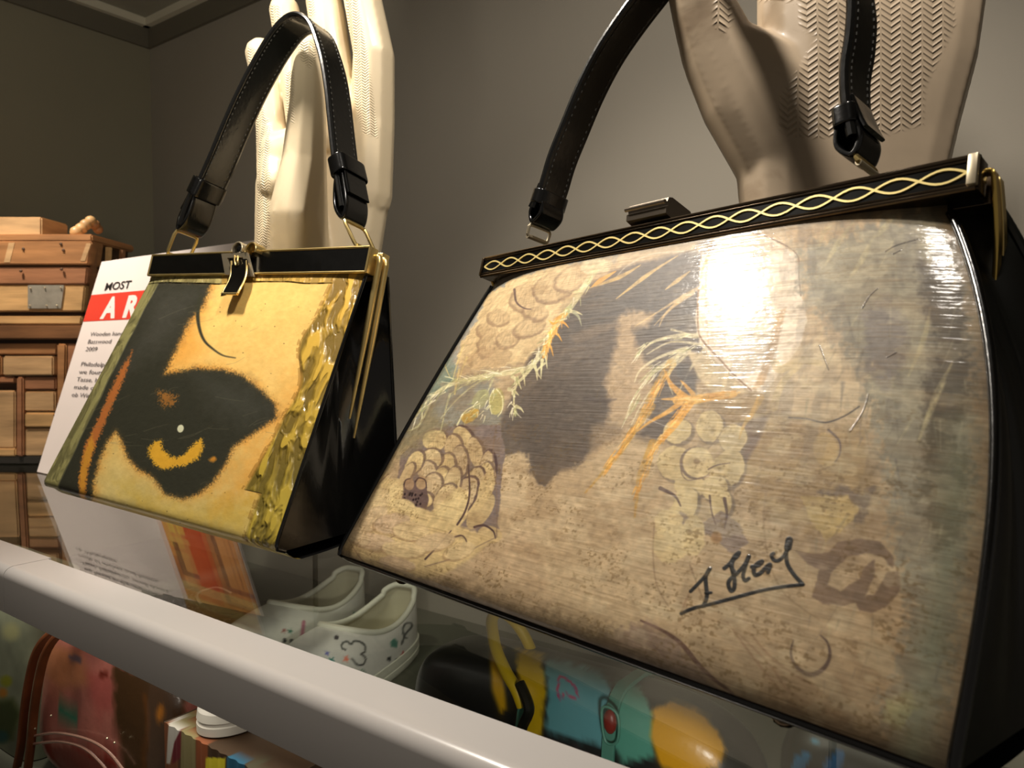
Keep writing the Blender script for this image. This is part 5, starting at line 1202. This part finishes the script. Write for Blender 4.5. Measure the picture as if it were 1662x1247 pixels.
yh = [hitY(x, y, yy) for x, y, yy in ((848, 1146, .382), (838, 1120, .381), (822, 1092, .382), (806, 1056, .386), (800, 1028, .392), (799, 1004, .40), (812, 992, .41), (834, 1008, .42), (852, 1034, .425), (862, 1056, .428))]
yh = [vec((p[0], p[1], min(p[2], -.016))) for p in yh]
MB().tube([vec(hitY(848, 1144, .3845)), vec(hitY(843, 1180, .3845)), vec(hitY(838, 1215, .3845))], .0028, 8).build('strap_tail', M_teal, gb)
MB().tube(catmull(yh, 8), .0040, 10).build('carry_handle', M_yel, gb)
tb = []
for k in range(24):
    a = math.pi*1.28-k/23*math.pi*1.1; ca, sa = math.cos(a), math.sin(a)
    xx = hitY(988, 1150, .39)[0]
    tb.append((xx, sy-math.copysign(abs(ca)**.5, ca)*-.0312, DZ+.067+math.copysign(abs(sa)**.6, sa)*.0672))
ribbon(MB(), tb, X, .0042, .0015).build('closure_strap', M_teal, gb)
bk_ = hit(990, 1172, (0, sy-.033, 0), (0, 1, 0)); MB().ball(bk_, (.0045, .003, .0075)).build('buckle', mat('red_buckle', (130, 40, 30), .4), gb)
MB().tube(catmull([bk_+vec((-.004, -.002, .008)), bk_+vec((.006, -.002, .007)), bk_+vec((.006, -.002, -.009)), bk_+vec((-.002, -.002, -.011))], 5, True), .0009, 6, closed=True).build('buckle_frame', M_teal, gb)
kn = hitY(852, 1142, .381); MB().tube(catmull([kn+vec((-.004, 0, .012)), kn+vec((.006, -.004, .0)), kn+vec((-.002, 0, -.016)), kn+vec((-.008, 0, -.04))], 5), .0035, 8).build('strap_end', M_leather2, gb)
# blue tinted shoe like bag at the far right under the collage bag
bb = empty('blue_painted_pouch', (.0, .40, DZ), 'black pouch splashed with blue paint under the right end of the collage handbag', 'pouch')
pc0 = hitZ(1400, 1262, DZ+.04)
def paint_p(cv, W):
    cv.c[:] = (30, 28, 14)
    cv.poly([(1284, 1247), (1290, 1228), (1310, 1220), (1316, 1228), (1305, 1250), (1290, 1280)], (14, 110, 158), soft=4); cv.poly([(1335, 1240), (1360, 1218), (1372, 1222), (1365, 1250), (1340, 1270)], (16, 96, 150), soft=5); cv.ell(1322, 1204, 8, 3, 0, (14, 110, 140), soft=3)
G = []
for i in range(61):
    p = i/60; c = max(1-abs(2*p-1)**4, 0)**.5
    G.append([pc0+vec(((p-.5)*.11, math.cos(a)*.035*c, math.copysign(abs(math.sin(a))**.7, math.sin(a))*.039*c)) for a in np.linspace(0, 2*math.pi, 61)])
po = MB().grid(G).build('body', mat('painted_pouch', attr='paint', rough=.45), bb); paint_mesh(po, paint_p)
MB().tube([pc0+vec((-.045, -.01, .036)), pc0+vec((0, -.008, .042)), pc0+vec((.045, -.01, .036))], .0018, 8).build('zip', M_leather2, bb)

# ------------------------------------------------------------------ things under the rail, lower left
YF = .252
def XY(px, y=YF): return hitY(px, 1150, y)[0]
xa, xb = XY(40), XY(262); pc_ = vec(((xa+xb)/2, YF+.036, DZ+.001)); pw = xb-xa
pb = empty('pink_handbag', pc_, 'painted pink handbag with teal blotch and brown stitched straps, under the white rail', 'handbag')
def paint_k(cv, W):
    n = fbm(W[:, 0]*60, W[:, 2]*60, 7); cv.c[:] = np.array([172, 104, 92.])*(0.75+.45*n)[:, None]
    cv.poly([(70, 1040), (130, 1060), (150, 1110), (100, 1120), (70, 1100)], (176, 116, 72), soft=18, alpha=.7)
    cv.poly([(140, 1090), (182, 1100), (186, 1150), (160, 1160), (145, 1130)], (172, 82, 76), soft=14, alpha=.7)
    cv.poly([(60, 1212), (130, 1210), (190, 1240), (150, 1290), (50, 1290)], (134, 30, 20), soft=6, nz=3)
    cv.poly([(88, 1160), (98, 1145), (120, 1155), (134, 1163), (120, 1172), (105, 1176), (92, 1168)], (50, 118, 94), soft=3, nz=2)
    cv.ell(122, 1070, 12, 6, 20, (100, 84, 90), soft=3); cv.ell(152, 1172, 10, 5, 10, (140, 92, 24), soft=4); cv.ell(168, 1095, 8, 6, 0, (110, 40, 30), soft=4)
    cv.poly([(184, 1080), (300, 1120), (300, 1290), (205, 1290), (188, 1180)], (64, 44, 22), soft=10, alpha=.95, nz=4)
    cv.stroke([(235, 1130), (240, 1180), (232, 1240)], 4, 4, (104, 60, 20), alpha=.6, soft=6); cv.ell(260, 1158, 6, 14, 10, (170, 104, 20), soft=8)
G = []
for i in range(121):
    p = i/120; c = max(1-abs(2*p-1)**8, 0)**.5
    row = []
    for a in np.linspace(0, 2*math.pi, 121):
        sa = math.sin(a); k = math.copysign(abs(sa)**.5, sa)
        row.append(pc_+vec(((p-.5)*pw*(1-.06*k), math.copysign(abs(math.cos(a))**.7, math.cos(a))*.034*c*(1-.15*k), .066+k*.064*c)))
    G.append(row)
ko = MB().grid(G).build('body', mat('pink_painted_leather', attr='paint', rough=.3, coat=.6, coatrough=.1, bump=.3, bscale=120), pb); paint_mesh(ko, paint_k)
M_brn = mat('brown_strap', (108, 58, 28), .45, noise=.25, nscale=60); M_pvc = mat('clear_piping', (170, 132, 116), .12, coat=.6)
yf = YF-.0045
for k, off in enumerate((0, 16)):
    q = [hitY(x+off, y, yf) for x, y in ((28, 1262), (34, 1210), (40, 1150), (48, 1100), (58, 1062), (74, 1036), (98, 1018))]
    q = [vec((p[0], p[1], max(p[2], DZ+.004))) for p in q]
    ribbon(MB(), catmull(q, 6), Y, .003, .0017).build('strap', M_brn, pb)
for P in (((50, 1196), (90, 1190), (140, 1200), (175, 1220), (200, 1250)), ((52, 1208), (95, 1204), (135, 1214), (165, 1240), (180, 1262))):
    MB().tube(catmull([hitY(x, y, yf+.0015) for x, y in P], 6), .0010, 8).build('piping', M_pvc, pb)
for x, y in ((57, 1183), (51, 1192), (174, 1199), (186, 1206), (83, 1162)): MB().ball(hitY(x, y, yf+.0012), .0009, sub=1).build('stud', M_nickel, pb)
# paint dabbed tote at the far left
def paint_g(cv, W):
    n = fbm(W[:, 0]*40+W[:, 1]*30, W[:, 2]*40, 9); cv.c[:] = np.array([112, 116, 94.])*(0.7+.55*n)[:, None]
    cv.ell(10, 1106, 9, 9, 0, (120, 122, 8), soft=6); cv.ell(4, 1125, 8, 8, 0, (160, 104, 20), soft=6); cv.ell(18, 1026, 14, 14, 0, (150, 148, 100), soft=12, alpha=.8)
    cv.poly([(-20, 1140), (20, 1135), (34, 1160), (20, 1200), (-20, 1210)], (50, 60, 14), soft=14); cv.ell(2, 1196, 12, 10, 0, (20, 66, 60), soft=8)
xt = XY(36)-.082
G = [[vec((xt, YF+.034, DZ+.001))+vec(X)*(.078*math.copysign(abs(math.cos(a))**.35, math.cos(a)))*(1-.05*(z/.15)**3)+vec(Y)*(.032*math.copysign(abs(math.sin(a))**.35, math.sin(a)))*(1-.3*(z/.15)**3)+vec(Z)*z for a in np.linspace(0, 2*math.pi, 121)] for z in np.linspace(0, .150, 80)]
G.append([vec((xt, YF+.034, DZ+.151)) for a in range(121)])
tt = empty('painted_tote', vec((xt, YF+.034, DZ+.001)), 'grey green paint-dabbed canvas tote at the far left, under the white rail', 'bag')
gt = MB().grid(G).build('body', mat('green_painted_canvas', attr='paint', rough=.7), tt); paint_mesh(gt, paint_g)
MB().tube(catmull([vec((xt-.04, YF+.02, DZ+.145)), vec((xt-.03, YF+.02, DZ+.165)), vec((xt+.03, YF+.02, DZ+.165)), vec((xt+.04, YF+.02, DZ+.145))], 8), .003, 8).build('handle', mat('tote_handle', (90, 92, 74), .7), tt)
# striped box with yellow and blue squares, a white rubber toe resting on it
def paint_c(cv, W):
    cv.c[:] = (66, 46, 26)
    cv.poly([(262, 1100), (290, 1100), (290, 1290), (240, 1290), (250, 1200)], (120, 72, 44), soft=6)
    cv.poly([(276, 1180), (296, 1180), (294, 1230), (280, 1240)], (104, 34, 40), soft=4); cv.poly([(296, 1100), (318, 1100), (318, 1290), (292, 1290)], (134, 124, 84), soft=2)
    cv.poly([(318, 1100), (340, 1100), (336, 1290), (318, 1290)], (140, 78, 44), soft=3); cv.poly([(282, 1140), (296, 1155), (293, 1185), (283, 1205), (276, 1240), (270, 1240), (272, 1200), (274, 1170)], (190, 186, 176), soft=1.6)
    cv.poly([(334, 1230), (366, 1231), (364, 1300), (332, 1300)], (220, 206, 48), soft=1.6); cv.poly([(368, 1228), (396, 1224), (402, 1300), (366, 1300)], (36, 92, 120), soft=1.6); cv.poly([(398, 1225), (430, 1235), (430, 1290), (404, 1290)], (70, 66, 46), soft=4)
xl, xr = XY(266), XY(452); bh = hitY(366, 1229, YF)[2]-DZ
G = []
for i in range(161):
    x = xl+(xr-xl)*i/160; wv = .0015*math.sin(i*.5)
    G.append([vec((x, YF+.055, DZ+.001)), vec((x, YF, DZ+.001))]+[vec((x, YF+wv*.3, DZ+.001+bh*q)) for q in np.linspace(0.02, 1, 90)]+[vec((x, YF+.055*q, DZ+bh+.001)) for q in np.linspace(.02, 1, 8)]+[vec((x, YF+.055, DZ+.001))])
bxr = empty('painted_box', vec(((xl+xr)/2, YF+.027, DZ+.001)), 'small striped box painted with a yellow and a blue square and a white drip', 'box')
bx = MB().grid(G).build('body', mat('painted_card', attr='paint', rough=.6), bxr); paint_mesh(bx, paint_c)
for x in (xl, xr): MB().box((x, YF+.0275, DZ+bh/2+.0012), AX, (.0006, .0273, bh/2), 0).build('end_panel', mat('box_end', (70, 52, 34), .7), bxr, False)
tc_ = hitY(366, 1218, YF+.020); tz = DZ+bh+.0014
wt = empty('white_trainer', (tc_[0], YF+.03, tz), 'white rubber-toed shoe resting on the striped painted box', 'shoe')
G = []
for z, k in ((0, .93), (.001, 1), (.006, 1.0), (.0065, .96), (.0085, .96), (.009, 1.0), (.014, .97), (.020, .84), (.025, .6), (.027, .3), (.0275, .02)):
    G.append([vec((tc_[0], YF+.027, tz))+vec((math.cos(a)*.019*k, math.sin(a)*.024*k, z)) for a in np.linspace(0, 2*math.pi, 49)])
MB().grid(G[:7]).build('sole', mat('trainer_rubber', (206, 202, 190), .4), wt); MB().grid(G[6:]).build('toe_cap', mat('trainer_toe', (216, 212, 202), .4), wt)
